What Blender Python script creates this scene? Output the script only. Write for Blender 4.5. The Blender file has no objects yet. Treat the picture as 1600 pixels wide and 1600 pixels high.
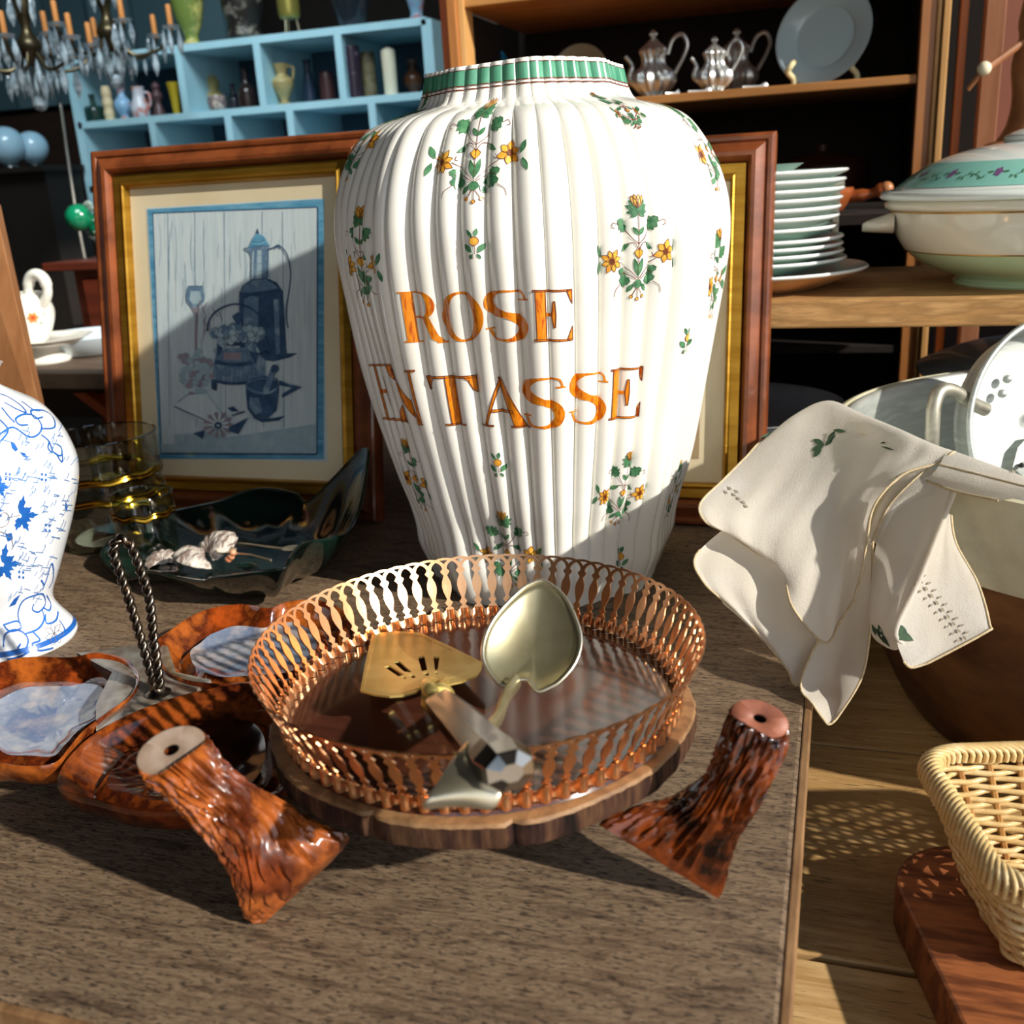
import bpy, bmesh, math, random
from mathutils import Vector, Matrix, noise
random.seed(7)
PI = math.pi
SC = bpy.context.scene
COL = SC.collection
V = Vector

# ---------------------------------------------------------------- camera
YAW, PITCH, ROLL, FPX = math.radians(18.5), math.radians(18.1), math.radians(-3.4), 1580.0
CAM = V((0, 0, .35))
_f = V((-math.sin(YAW) * math.cos(PITCH), math.cos(YAW) * math.cos(PITCH), -math.sin(PITCH)))
_r = V((math.cos(YAW), math.sin(YAW), 0)); _u = _r.cross(_f)
RT = _r * math.cos(ROLL) + _u * math.sin(ROLL)
UP = -_r * math.sin(ROLL) + _u * math.cos(ROLL)
cd = bpy.data.cameras.new('camera'); cam = bpy.data.objects.new('camera', cd); COL.objects.link(cam)
m = Matrix.Identity(4)
for i in range(3):
    m[i][0] = RT[i]; m[i][1] = UP[i]; m[i][2] = -_f[i]; m[i][3] = CAM[i]
cam.matrix_world = m
cd.sensor_width = 36; cd.lens = 36 * FPX / 1600; cd.clip_start = .02; cd.clip_end = 50
cd.dof.use_dof = True; cd.dof.focus_distance = .72; cd.dof.aperture_fstop = 9.0
SC.camera = cam

# ---------------------------------------------------------------- light
SC.view_settings.view_transform = 'Standard'; SC.view_settings.look = 'None'
SC.view_settings.gamma = 1.0; SC.view_settings.use_curve_mapping = False
SC.view_settings.exposure = 0.0
SUN_EL = math.radians(28.0)
SUN_FROM = V((.945 * math.cos(SUN_EL), -.327 * math.cos(SUN_EL), math.sin(SUN_EL)))
sd = bpy.data.lights.new('sun', 'SUN'); sd.energy = 5.6; sd.color = (1, .94, .84); sd.angle = math.radians(1.2)
sun = bpy.data.objects.new('sun', sd); COL.objects.link(sun)
sun.rotation_euler = SUN_FROM.to_track_quat('Z', 'Y').to_euler(); sun.location = (2, -.6, 1.2)
w = bpy.data.worlds.new('sky'); SC.world = w; w.use_nodes = True
nt = w.node_tree; bg = nt.nodes['Background']
tc = nt.nodes.new('ShaderNodeTexCoord'); sp = nt.nodes.new('ShaderNodeSeparateXYZ'); rp = nt.nodes.new('ShaderNodeValToRGB')
nt.links.new(tc.outputs['Generated'], sp.inputs[0]); nt.links.new(sp.outputs[2], rp.inputs[0]); nt.links.new(rp.outputs[0], bg.inputs[0])
cr = rp.color_ramp; cr.elements[0].position = 0.0; cr.elements[0].color = (.55, .48, .40, 1)
cr.elements[1].position = .75; cr.elements[1].color = (.30, .45, .65, 1)
e_ = cr.elements.new(.05); e_.color = (1.35, 1.28, 1.2, 1)
e_ = cr.elements.new(.35); e_.color = (.75, .85, 1.0, 1)
bg.inputs[1].default_value = 1.3

ad = bpy.data.lights.new('shelf_fill', 'AREA'); ad.shape = 'RECTANGLE'; ad.size = .8; ad.size_y = .8; ad.energy = 9; ad.color = (.85, .96, 1); ad.spread = math.radians(75)  # fill lamp added under the closed ceiling to brighten the blue shelf
sk = bpy.data.objects.new('shelf_fill', ad); COL.objects.link(sk); sk.location = (-.75, 1.0, 1.75)
sk.rotation_euler = (V((-.75, 1.0, 1.75)) - V((-1.35, 2.1, .45))).to_track_quat('Z', 'Y').to_euler()

# ---------------------------------------------------------------- helpers
def ray(x, y): return _f + RT * ((x - 800) / FPX) - UP * ((y - 800) / FPX)
def PZ(x, y, z=0.0):
    d = ray(x, y); return CAM + d * ((z - CAM.z) / d.z)
def PY(x, y, Y):
    d = ray(x, y); return CAM + d * (Y / d.y)
def PD(x, y, t): return CAM + ray(x, y) * t

def lin(c):
    if isinstance(c, str):
        c = [int(c[i:i + 2], 16) / 255 for i in (0, 2, 4)]
    return tuple((v / 12.92 if v <= .04045 else ((v + .055) / 1.055) ** 2.4) for v in c[:3]) + (1,)

MATS = {}
def M(name, col, rough=.5, metal=0.0, col2=None, scale=20, stretch=(1, 1, 1), ramp=(.35, .65), detail=6, bump=0, bscale=None,
      coat=0, trans=0, ior=1.45, spec=.5, sss=0, alpha=1, bstretch=None, dist=0, wavy=None, sheen=0, translucent=0):
    if name in MATS: return MATS[name]
    m = bpy.data.materials.new(name); m.use_nodes = True; MATS[name] = m
    nt = m.node_tree; b = nt.nodes['Principled BSDF']; L = nt.links.new
    b.inputs['Base Color'].default_value = lin(col); b.inputs['Roughness'].default_value = rough
    b.inputs['Metallic'].default_value = metal; b.inputs['IOR'].default_value = ior
    b.inputs['Coat Weight'].default_value = coat; b.inputs['Coat Roughness'].default_value = .08
    b.inputs['Transmission Weight'].default_value = trans
    b.inputs['Specular IOR Level'].default_value = spec
    b.inputs['Sheen Weight'].default_value = sheen
    if sss:
        b.inputs['Subsurface Weight'].default_value = sss; b.inputs['Subsurface Scale'].default_value = .004
    tc = nt.nodes.new('ShaderNodeTexCoord')
    def nz(sc, st, det, dis=0):
        mp = nt.nodes.new('ShaderNodeMapping'); mp.inputs['Scale'].default_value = st
        n = nt.nodes.new('ShaderNodeTexNoise'); n.inputs['Scale'].default_value = sc; n.inputs['Detail'].default_value = det
        n.inputs['Distortion'].default_value = dis; n.inputs['Roughness'].default_value = .6
        L(tc.outputs['Object'], mp.inputs[0]); L(mp.outputs[0], n.inputs['Vector']); return n
    if col2:
        cols = col2 if isinstance(col2, list) else [col2]
        n = nz(scale, stretch, detail, dist); r = nt.nodes.new('ShaderNodeValToRGB')
        L(n.outputs[0], r.inputs[0]); L(r.outputs[0], b.inputs['Base Color'])
        e = r.color_ramp.elements; e[0].position, e[1].position = ramp
        e[0].color = lin(col); e[1].color = lin(cols[-1])
        for i, c in enumerate(cols[:-1]):
            x = e.new(ramp[0] + (ramp[1] - ramp[0]) * (i + 1) / len(cols)); x.color = lin(c)
        m['_n'] = 1
    if bump:
        n2 = nz(bscale or scale, bstretch or stretch, 5); bp = nt.nodes.new('ShaderNodeBump')
        bp.inputs['Strength'].default_value = 1.0; bp.inputs['Distance'].default_value = bump
        L(n2.outputs[0], bp.inputs['Height']); L(bp.outputs[0], b.inputs['Normal'])
    if translucent:
        out = nt.nodes['Material Output']; t = nt.nodes.new('ShaderNodeBsdfTranslucent'); mx = nt.nodes.new('ShaderNodeMixShader')
        t.inputs[0].default_value = lin(col); mx.inputs[0].default_value = translucent
        L(b.outputs[0], mx.inputs[1]); L(t.outputs[0], mx.inputs[2]); L(mx.outputs[0], out.inputs[0])
    return m

def pane(name, tint='ffffff', k=1.45, rough=.02, refl='ffffff'):
    if name in MATS: return MATS[name]
    m = bpy.data.materials.new(name); m.use_nodes = True; MATS[name] = m; nt = m.node_tree; L = nt.links.new
    nt.nodes.remove(nt.nodes['Principled BSDF']); out = nt.nodes['Material Output']
    a = nt.nodes.new('ShaderNodeBsdfTransparent'); g = nt.nodes.new('ShaderNodeBsdfGlossy'); f = nt.nodes.new('ShaderNodeFresnel'); x = nt.nodes.new('ShaderNodeMixShader')
    a.inputs[0].default_value = lin(tint); g.inputs['Roughness'].default_value = rough; g.inputs[0].default_value = lin(refl); f.inputs[0].default_value = k
    ge = nt.nodes.new('ShaderNodeNewGeometry'); mu = nt.nodes.new('ShaderNodeMath'); mu.operation = 'MULTIPLY'; iv = nt.nodes.new('ShaderNodeMath'); iv.operation = 'SUBTRACT'; iv.inputs[0].default_value = 1
    L(ge.outputs['Backfacing'], iv.inputs[1]); L(f.outputs[0], mu.inputs[0]); L(iv.outputs[0], mu.inputs[1]); L(mu.outputs[0], x.inputs[0]); L(a.outputs[0], x.inputs[1]); L(g.outputs[0], x.inputs[2]); L(x.outputs[0], out.inputs[0]); return m
WL = {}
class MB:
    def __init__(s): s.v = []; s.f = []; s.mi = []; s.mats = []
    def add(s, v, f, mat=None, mtx=None):
        o = len(s.v)
        if mat is not None and mat not in s.mats: s.mats.append(mat)
        k = s.mats.index(mat) if mat is not None else 0
        s.v += [V(mtx @ V(p)) for p in v] if mtx is not None else [V(p) for p in v]
        s.f += [[i + o for i in q] for q in f]; s.mi += [k] * len(f)
        return s
    def build(s, name, parent=None, origin=None, smooth=True, mats=None, solid=0, sub=0, bevel=0, flat_angle=None, weld=0):
        if origin is None:
            if parent is not None: origin = WL[parent.name]
            else:
                xs = [p.x for p in s.v]; ys = [p.y for p in s.v]; zs = [p.z for p in s.v]
                origin = V(((min(xs) + max(xs)) / 2, (min(ys) + max(ys)) / 2, min(zs)))
        origin = V(origin)
        me = bpy.data.meshes.new(name); me.from_pydata([p - origin for p in s.v], [], s.f)
        for mt in (mats or s.mats): me.materials.append(mt)
        me.polygons.foreach_set('material_index', s.mi)
        me.polygons.foreach_set('use_smooth', [smooth] * len(s.f))
        me.update()
        bm = bmesh.new(); bm.from_mesh(me)
        if weld: bmesh.ops.remove_doubles(bm, verts=bm.verts[:], dist=weld)
        bmesh.ops.recalc_face_normals(bm, faces=bm.faces)
        if smooth and flat_angle is None: flat_angle = 40
        if smooth:
            for e in bm.edges:
                if len(e.link_faces) == 2 and e.calc_face_angle(0) > math.radians(flat_angle): e.smooth = False
        bm.to_mesh(me); bm.free()
        o = bpy.data.objects.new(name, me); COL.objects.link(o)
        if parent is not None: o.parent = parent; o.location = origin - WL[parent.name]
        else: o.location = origin
        WL[o.name] = origin
        if solid:
            q = o.modifiers.new('solid', 'SOLIDIFY'); q.thickness = solid; q.offset = 0
        if bevel:
            q = o.modifiers.new('bevel', 'BEVEL'); q.width = bevel; q.segments = 2; q.limit_method = 'ANGLE'; q.angle_limit = .7
        if sub:
            q = o.modifiers.new('sub', 'SUBSURF'); q.levels = sub; q.render_levels = sub
        return o

def tag(o, label, cat, group=None, kind=None):
    o['label'] = label; o['category'] = cat
    if group: o['group'] = group
    if kind: o['kind'] = kind
    return o
def struct(o): o['kind'] = 'structure'; return o
def thing(name, loc, label, cat, group=None):
    o = bpy.data.objects.new(name, None); COL.objects.link(o); o.empty_display_size = .01
    o.location = loc; WL[o.name] = V(loc); tag(o, label, cat, group); return o
def copy_tree(o, loc, label=None, group=None, rotz=None, scale=None):
    c = o.copy(); COL.objects.link(c); c.location = loc; WL[c.name] = V(loc)
    if label: c['label'] = label
    if group: c['group'] = group
    if rotz is not None: c.rotation_euler = (0, 0, rotz)
    if scale: c.scale = (scale,) * 3
    for ch in list(o.children):
        k = ch.copy(); COL.objects.link(k); k.parent = c
        for g in list(ch.children):
            q = g.copy(); COL.objects.link(q); q.parent = k
    return c

def box(mb, c, s, mat, rz=0, mtx=None):
    x, y, z = s[0] / 2, s[1] / 2, s[2] / 2
    v = [(-x, -y, -z), (x, -y, -z), (x, y, -z), (-x, y, -z), (-x, -y, z), (x, -y, z), (x, y, z), (-x, y, z)]
    f = [(0, 3, 2, 1), (4, 5, 6, 7), (0, 1, 5, 4), (1, 2, 6, 5), (2, 3, 7, 6), (3, 0, 4, 7)]
    T = Matrix.Translation(V(c)) @ (mtx or Matrix.Rotation(rz, 4, 'Z'))
    return mb.add(v, f, mat, T)
def box2(mb, a, b, mat):
    return box(mb, [(a[i] + b[i]) / 2 for i in range(3)], [abs(a[i] - b[i]) for i in range(3)], mat)
def smooth_prof(p, n=5):
    """Catmull-Rom through the profile points"""
    o = []
    for i in range(len(p) - 1):
        p0 = p[max(i - 1, 0)]; p1 = p[i]; p2 = p[i + 1]; p3 = p[min(i + 2, len(p) - 1)]
        for k in range(n):
            t = k / n
            o.append(tuple(.5 * (2 * b + (c - a) * t + (2 * a - 5 * b + 4 * c - d) * t * t + (3 * b - a - 3 * c + d) * t ** 3)
                           for a, b, c, d in zip(p0, p1, p2, p3)))
    o.append(tuple(p[-1])); return o
def lathe(mb, prof, mat, c=(0, 0, 0), n=48, mtx=None, cap0=True, cap1=False, rfn=None, mats=None, sc=1.0):
    """prof: list of (r, z)"""
    v = []; f = []
    for r, z in prof:
        for i in range(n):
            a = 2 * PI * i / n; rr = max(r, 1e-5) * (rfn(a, z) if rfn else 1)
            v.append((rr * math.cos(a) * sc, rr * math.sin(a) * sc, z * sc))
    T = Matrix.Translation(V(c)) @ (mtx or Matrix.Identity(4))
    fs = {}
    for j in range(len(prof) - 1):
        mm = mats(prof[j], prof[j + 1]) if mats else mat
        for i in range(n):
            k = (i + 1) % n; fs.setdefault(mm, []).append((j * n + i, j * n + k, (j + 1) * n + k, (j + 1) * n + i))
    if cap0: fs.setdefault(mat, []).append(list(range(n))[::-1])
    if cap1: fs.setdefault(mat, []).append([(len(prof) - 1) * n + i for i in range(n)])
    first = True
    base = len(mb.v)
    mb.v += [T @ V(p) for p in v]
    for mm, ff in fs.items():
        if mm not in mb.mats: mb.mats.append(mm)
        k = mb.mats.index(mm); mb.f += [[i + base for i in q] for q in ff]; mb.mi += [k] * len(ff)
    return mb
def frames(pts, closed=False):
    n = len(pts); T = []
    for i in range(n):
        a = pts[(i - 1) % n] if (closed or i > 0) else pts[i]; b = pts[(i + 1) % n] if (closed or i < n - 1) else pts[i]
        d = (b - a); T.append(d.normalized() if d.length > 1e-9 else V((0, 0, 1)))
    up = V((0, 0, 1)) if abs(T[0].z) < .9 else V((1, 0, 0))
    N = (up - T[0] * up.dot(T[0])).normalized(); o = []
    for t in T:
        N = (N - t * N.dot(t)); N = N.normalized() if N.length > 1e-6 else t.orthogonal().normalized()
        o.append((t, N, t.cross(N)))
    return o
def tube(mb, pts, r, mat, n=8, closed=False, cap=True, flat=1.0):
    pts = [V(p) for p in pts]; fr = frames(pts, closed); v = []; f = []
    for i, (p, (t, N, B)) in enumerate(zip(pts, fr)):
        rr = r[i] if isinstance(r, (list, tuple)) else r
        for k in range(n):
            a = 2 * PI * k / n; v.append(p + N * (math.cos(a) * rr) + B * (math.sin(a) * rr * flat))
    m_ = len(pts)
    for i in range(m_ if closed else m_ - 1):
        j = (i + 1) % m_
        for k in range(n):
            l = (k + 1) % n; f.append((i * n + k, i * n + l, j * n + l, j * n + k))
    if cap and not closed: f.append(list(range(n))[::-1]); f.append([(m_ - 1) * n + k for k in range(n)])
    return mb.add(v, f, mat)
def spl(pts, n=6, closed=False):
    pts = [V(p) for p in pts]; o = []; m_ = len(pts)
    for i in range(m_ if closed else m_ - 1):
        g = (lambda k: pts[k % m_]) if closed else (lambda k: pts[min(max(k, 0), m_ - 1)])
        p0, p1, p2, p3 = g(i - 1), g(i), g(i + 1), g(i + 2)
        for k in range(n):
            t = k / n; o.append(.5 * (2 * p1 + (p2 - p0) * t + (2 * p0 - 5 * p1 + 4 * p2 - p3) * t * t + (3 * p1 - p0 - 3 * p2 + p3) * t ** 3))
    if not closed: o.append(pts[-1])
    return o
def ball(mb, c, r, mat, n=16, sc=(1, 1, 1), mtx=None):
    v = []; f = []; h = n // 2
    T = Matrix.Translation(V(c)) @ (mtx or Matrix.Identity(4))
    for j in range(h + 1):
        p = PI * j / h
        for i in range(n):
            a = 2 * PI * i / n; v.append((r * sc[0] * math.sin(p) * math.cos(a), r * sc[1] * math.sin(p) * math.sin(a), r * sc[2] * math.cos(p)))
    for j in range(h):
        for i in range(n):
            k = (i + 1) % n; f.append((j * n + i, j * n + k, (j + 1) * n + k, (j + 1) * n + i))
    return mb.add(v, f, mat, T)
def grid(mb, rows, mat, closed=False):
    """rows: list of equal-length point lists"""
    n = len(rows[0]); v = [p for r in rows for p in r]; f = []
    for j in range(len(rows) - 1):
        for i in range(n if closed else n - 1):
            k = (i + 1) % n; f.append((j * n + i, j * n + k, (j + 1) * n + k, (j + 1) * n + i))
    return mb.add(v, f, mat)
def extrude(mb, poly, z0, z1, mat, T=None):
    n = len(poly); v = [(x, y, z0) for x, y in poly] + [(x, y, z1) for x, y in poly]
    f = [list(range(n))[::-1], list(range(n, 2 * n))] + [(i, (i + 1) % n, (i + 1) % n + n, i + n) for i in range(n)]
    return mb.add(v, f, mat, T)

class Decal:
    """flat outlines laid on a curved surface: surf(s, z) -> point, s and z in metres"""
    def __init__(s, surf, ds=.002, dz=.006, off=.0004): s.surf = surf; s.ds = ds; s.dz = dz; s.off = off; s.sh = {}
    def poly(s, mat, pts, lay=0): s.sh.setdefault((mat, lay), []).append(pts)
    def line(s, mat, pts, w=.0005, lay=1, closed=False):
        n = len(pts)
        if closed: pts = list(pts) + [pts[0]]
        for a, b in zip(pts[:-1], pts[1:]):
            d = V((b[0] - a[0], b[1] - a[1])); L = d.length
            if L < 1e-7: continue
            d /= L; q = V((-d.y, d.x)) * (w / 2); e = d * (w * .3)
            a2 = V(a) - e; b2 = V(b) + e
            s.poly(mat, [tuple(a2 - q), tuple(b2 - q), tuple(b2 + q), tuple(a2 + q)], lay)
    def emit(s, mb):
        for (mat, lay), polys in s.sh.items():
            of = s.off + lay * .00025; h = .0006
            for p in polys:
                bm = bmesh.new(); vs = [bm.verts.new((x, y, 0)) for x, y in p]
                bm.faces.new(vs)
                if len(vs) > 4: bmesh.ops.triangulate(bm, faces=bm.faces[:])
                for ax, st in ((0, s.ds), (1, s.dz)):
                    lo = min(q[ax] for q in p); hi = max(q[ax] for q in p); k = math.ceil(lo / st + 1e-6)
                    while k * st < hi - 1e-6:
                        co = [0, 0, 0]; no = [0, 0, 0]; co[ax] = k * st; no[ax] = 1
                        bmesh.ops.bisect_plane(bm, geom=bm.faces[:] + bm.edges[:] + bm.verts[:], plane_co=co, plane_no=no, dist=1e-7); k += 1
                bm.verts.index_update(); out = []
                for v in bm.verts:
                    x, z = v.co.x, v.co.y; q = s.surf(x, z)
                    n = (s.surf(x + h, z) - s.surf(x - h, z)).cross(s.surf(x, z + h) - s.surf(x, z - h))
                    out.append(q + n.normalized() * of)
                mb.add(out, [[v.index for v in f.verts] for f in bm.faces], mat); bm.free()
# ---------------------------------------------------------------- materials used in several places
WHITE = M('glazed_white', 'f1efe6', .16, spec=.6)
DARKWOOD = M('dark_wood', '2a1a12', .6, col2='1b110c', scale=12, stretch=(1, 1, 8))
HONEY = M('honey_wood', 'b98352', .5, col2='9a6537', scale=10, stretch=(6, 6, .6), bump=.0006)
MAHOG = M('mahogany', '8d4c29', .28, col2='5c2e18', scale=22, stretch=(1, 1, 1), bump=.0003, coat=.4)

# ---------------------------------------------------------------- room
def slab(name, a, b, mat):
    mb = MB(); box2(mb, a, b, mat); return struct(mb.build(name, smooth=False))
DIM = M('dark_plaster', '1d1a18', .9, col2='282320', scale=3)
slab('floor', (-3.2, -1.9, -.82), (1.6, 3.2, -.78), M('floor_boards', '3a2a1e', .7, col2='2a1d14', scale=6, stretch=(8, 1, 1)))
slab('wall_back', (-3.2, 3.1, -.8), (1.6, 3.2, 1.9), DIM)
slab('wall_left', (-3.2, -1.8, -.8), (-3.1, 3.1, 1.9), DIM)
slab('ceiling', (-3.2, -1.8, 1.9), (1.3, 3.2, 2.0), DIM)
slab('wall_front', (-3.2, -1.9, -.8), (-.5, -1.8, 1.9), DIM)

# ---------------------------------------------------------------- old worktop with its edge
OLD = M('old_grey_wood', '4a3828', .65, col2=['705a44', '8a735a', '5c4734'], scale=30, stretch=(1.0, 6, 3), ramp=(.28, .72), detail=15, bump=.0016, bscale=150, bstretch=(1, 4, 3), dist=.8)
def add_pores(mat, sx, sy, dark=.25, scale=90, lo=.60, hi=.66, big=3.0):
    nt = mat.node_tree; b = nt.nodes['Principled BSDF']; src = b.inputs['Base Color'].links[0].from_socket
    tc = [n for n in nt.nodes if n.type == 'TEX_COORD'][0]
    def layer(src, sc, st, lo, hi, k):
        mp = nt.nodes.new('ShaderNodeMapping'); mp.inputs['Scale'].default_value = st
        n = nt.nodes.new('ShaderNodeTexNoise'); n.inputs['Scale'].default_value = sc; n.inputs['Detail'].default_value = 3; n.inputs['Distortion'].default_value = .4
        r = nt.nodes.new('ShaderNodeMapRange'); r.inputs[1].default_value = lo; r.inputs[2].default_value = hi; r.inputs[3].default_value = 1; r.inputs[4].default_value = k
        mx = nt.nodes.new('ShaderNodeMix'); mx.data_type = 'RGBA'; mx.blend_type = 'MULTIPLY'; mx.inputs[0].default_value = 1
        L = nt.links.new; L(tc.outputs['Object'], mp.inputs[0]); L(mp.outputs[0], n.inputs[0]); L(n.outputs[0], r.inputs[0])
        L(src, mx.inputs[6]); L(r.outputs[0], mx.inputs[7]); return mx.outputs[2]
    s2 = layer(src, scale, (sx, sy, 1), lo, hi, dark)
    s2 = layer(s2, big, (1, 1.6, 1), .52, .75, .62)
    nt.links.new(s2, b.inputs['Base Color'])
add_pores(OLD, 1.0, 3.6, .30, 190, .555, .62, 7)
tb = thing('worktop_table', (-.9, .9, -.78), 'old weathered grey-brown wooden table top carrying the ribbed jar and the cake stand', 'table')
mb = MB(); box2(mb, (-2.0, .2835, -.03), (-.0125, 1.35, 0), OLD); mb.build('table_top', tb, smooth=False, bevel=.0025)
mb = MB(); box2(mb, (-.0125, .279, -.03), (-.0075, 1.35, -.0004), M('edge_lipping', '9a7650', .6, col2='6e4e30', scale=20, stretch=(4, 1, 1), bump=.0006)); mb.build('edge_strip', tb, smooth=False, bevel=.001)
mb = MB(); box2(mb, (-2.0, .2785, -.03), (-.0125, .2835, -.0004), MATS['edge_lipping']); mb.build('edge_strip', tb, smooth=False, bevel=.001)
for x, y in ((-1.95, .34), (-.2, .34), (-1.95, 1.3), (-.2, 1.3)):
    mb = MB(); box2(mb, (x - .03, y - .03, -.78), (x + .03, y + .03, -.03), DARKWOOD); mb.build('leg', tb, smooth=False)

# lower bench of broad boards at the right
PLANK = M('pine_plank', 'cda56e', .55, col2=['b18954', 'dab57e'], scale=9, stretch=(.9, 7, 3), ramp=(.3, .7), detail=10, bump=.0006, bscale=40, bstretch=(.6, 8, 3), dist=.5)
add_pores(PLANK, .8, 7, .45, 70, .62, .68, 4)
bn = thing('plank_bench', (.6, .7, -.78), 'low bench of broad brown boards to the right of the table', 'bench')
ys = [.10, .30, .5125, .5165, .7585, .761, .99, .992, 1.22]
for a, b in ((.13, .29), (.292, .5125), (.5175, .7585), (.7615, .99), (.993, 1.25), (1.253, 1.56)):
    mb = MB(); box2(mb, (-.03, a, -.125), (1.5, b, -.10), PLANK); mb.build('board', bn, smooth=False, bevel=.0015)
for x in (.05, 1.4):
    mb = MB(); box2(mb, (x - .03, .15, -.78), (x + .03, 1.2, -.125), DARKWOOD); mb.build('trestle', bn, smooth=False)

# ---------------------------------------------------------------- large ribbed faience jar
JC = V((-.256, .864, 0))
JPH = math.atan2(-JC.y, -JC.x)
JP = smooth_prof([(.109, 0), (.1135, .012), (.1225, .034), (.1248, .052), (.1300, .075), (.1375, .100), (.1500, .155), (.1612, .21), (.1695, .265), (.1722, .300), (.1700, .330),
                  (.1605, .360), (.1460, .384), (.1300, .3975), (.1060, .4050), (.0930, .4090), (.0868, .4190), (.0845, .427), (.0825, .436)], 6)
def jr(z):
    for (r0, z0), (r1, z1) in zip(JP[:-1], JP[1:]):
        if z <= z1: return r0 + (r1 - r0) * (z - z0) / max(z1 - z0, 1e-9)
    return JP[-1][0]
C8 = math.cos(PI / 8)
def jsurf(s, z, inner=0):
    th = s / .15; al = th - math.radians(3)            # corners at 3 degrees plus multiples of 45
    d = (al % (PI / 4)) - PI / 8
    oc = C8 / math.cos(d)
    oc = oc * .94 + .06 * 1.0
    f = abs(math.sin(24 * al + .0)) ** .62
    sh = 1 if z < .38 else max(0, 1 - (z - .38) / .03)
    amp = .0070 * min(1, .25 + z / .09) * (.45 + .55 * sh)
    wob = .0012 * math.sin(z * 31 + th * 7) * sh
    r = jr(z) * oc - amp * (1 - f) + wob - inner
    a = JPH + th
    wz = .0012 * math.sin(3 * al + 1) * max(0, (z - .40) / .036)
    return V((JC.x + r * math.cos(a), JC.y + r * math.sin(a), z + wz))
def jhit(px, py):
    d = ray(px, py).normalized(); t = .4
    while t < 1.4:
        p = CAM + d * t; q = p - JC
        if 0 < p.z < .437:
            th = math.atan2(q.y, q.x) - JPH; th = (th + PI) % (2 * PI) - PI
            s_ = jsurf(th * .15, p.z)
            if math.hypot(q.x, q.y) <= math.hypot(s_.x - JC.x, s_.y - JC.y): return th * .15, p.z
        t += .0008
    return None
GL = M('faience_glaze', 'f3f2ea', .12, col2='ebe9df', scale=8, spec=.55, coat=.35, bump=.0004, bscale=22)
GREEN = M('paint_green', '5f9468', .25, col2='37694a', scale=160)
YEL = M('paint_yellow', 'f2bd4c', .25, col2='dc9430', scale=200)
BRN = M('paint_outline', '6d3320', .3)
ORG = M('paint_orange', 'cf6a10', .25, col2=['e98d1c', 'b8500c'], scale=120, stretch=(3, 3, .5))
GBAND = M('paint_band_green', '6aa88c', .22, col2='2f7f5f', scale=70, stretch=(1, 1, .2))
mb = MB(); NT = 960
zs = sorted(set([round(p[1], 5) for p in JP] + [.0005]))
rows = [[jsurf(.15 * 2 * PI * i / NT, z) for i in range(NT)] for z in zs]
grid(mb, rows, GL, True)
rows2 = [rows[-1]] + [[jsurf(.15 * 2 * PI * i / NT, z, d) for i in range(NT)] for z, d in ((.4365, .003), (.434, .006), (.41, .008))] + \
        [[V((JC.x + rr * math.cos(JPH + 2 * PI * i / NT), JC.y + rr * math.sin(JPH + 2 * PI * i / NT), z)) for i in range(NT)] for rr, z in ((.105, .39), (.138, .34), (.138, .25), (.09, .02), (.0001, .012))]
grid(mb, rows2, GL, True)
mb.add([V((JC.x, JC.y, .003))] + rows[0], [(0, i + 1, (i + 1) % NT + 1) for i in range(NT)], GL)
D = Decal(jsurf, .002, .006, .0004)
# green band and line below the rim
for i in range(144):
    a = .15 * 2 * PI * i / 144; b = .15 * 2 * PI * (i + 1) / 144
    D.poly(GBAND, [(a, .4215), (b, .4215), (b, .4328), (a, .4328)])
    D.poly(BRN, [(a, .4178), (b, .4178), (b, .4187), (a, .4187)], 1)
    D.poly(BRN, [(a, .4206), (b, .4206), (b, .4213), (a, .4213)], 1)
    D.poly(BRN, [(a, .4326), (b, .4326), (b, .4331), (a, .4331)], 1)
# lettering, drawn in a unit cell
def arc(cx, cy, rx, ry, a0, a1, n=14): return [(cx + rx * math.cos(math.radians(a0 + (a1 - a0) * i / n)), cy + ry * math.sin(math.radians(a0 + (a1 - a0) * i / n))) for i in range(n + 1)]
def ring(o, i): return [o + i[::-1]]
def strip(a, b):                       # two rails -> quads
    return [[a[k], a[k + 1], b[k + 1], b[k]] for k in range(len(a) - 1)]
def L_E():
    return [[(.06, 0), (.30, 0), (.30, 1), (.06, 1)], [(0, .97), (1, .97), (1, 1.0), (0, 1.0)], [(0, 0), (1, 0), (1, .035), (0, .035)],
            [(.97, 1), (1, 1), (1, .72), (.93, .82), (.86, .95), (.84, .98)], [(.97, 0), (1, 0), (1, .29), (.93, .18), (.86, .06), (.84, .02)],
            [(.3, .48), (.52, .5), (.52, .54), (.3, .56)], [(.5, .27), (.54, .27), (.56, .52), (.54, .78), (.5, .78), (.46, .56), (.46, .48)]]
def L_T():
    return [[(.4, 0), (.6, 0), (.6, 1), (.4, 1)], [(.28, 0), (.72, 0), (.72, .03), (.28, .03)], [(0, .96), (1, .96), (1, 1), (0, 1)],
            [(0, 1), (.25, 1), (.14, .9), (.06, .74), (.02, .72)], [(1, 1), (.75, 1), (.88, .9), (.94, .72), (1, .66)]]
def L_A():
    return [[(.44, 1), (.52, 1), (.95, .03), (.72, .03)], [(.1, .02), (.15, .02), (.5, .96), (.46, .98)], [(0, 0), (.28, 0), (.28, .03), (0, .03)],
            [(.66, 0), (1.04, 0), (1.04, .03), (.66, .03)], [(.26, .3), (.72, .3), (.7, .35), (.28, .35)]]
def L_O():
    o = strip(arc(.5, .5, .5, .5, 0, 360, 40), arc(.5, .5, .27, .455, 0, 360, 40)); return o
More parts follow.
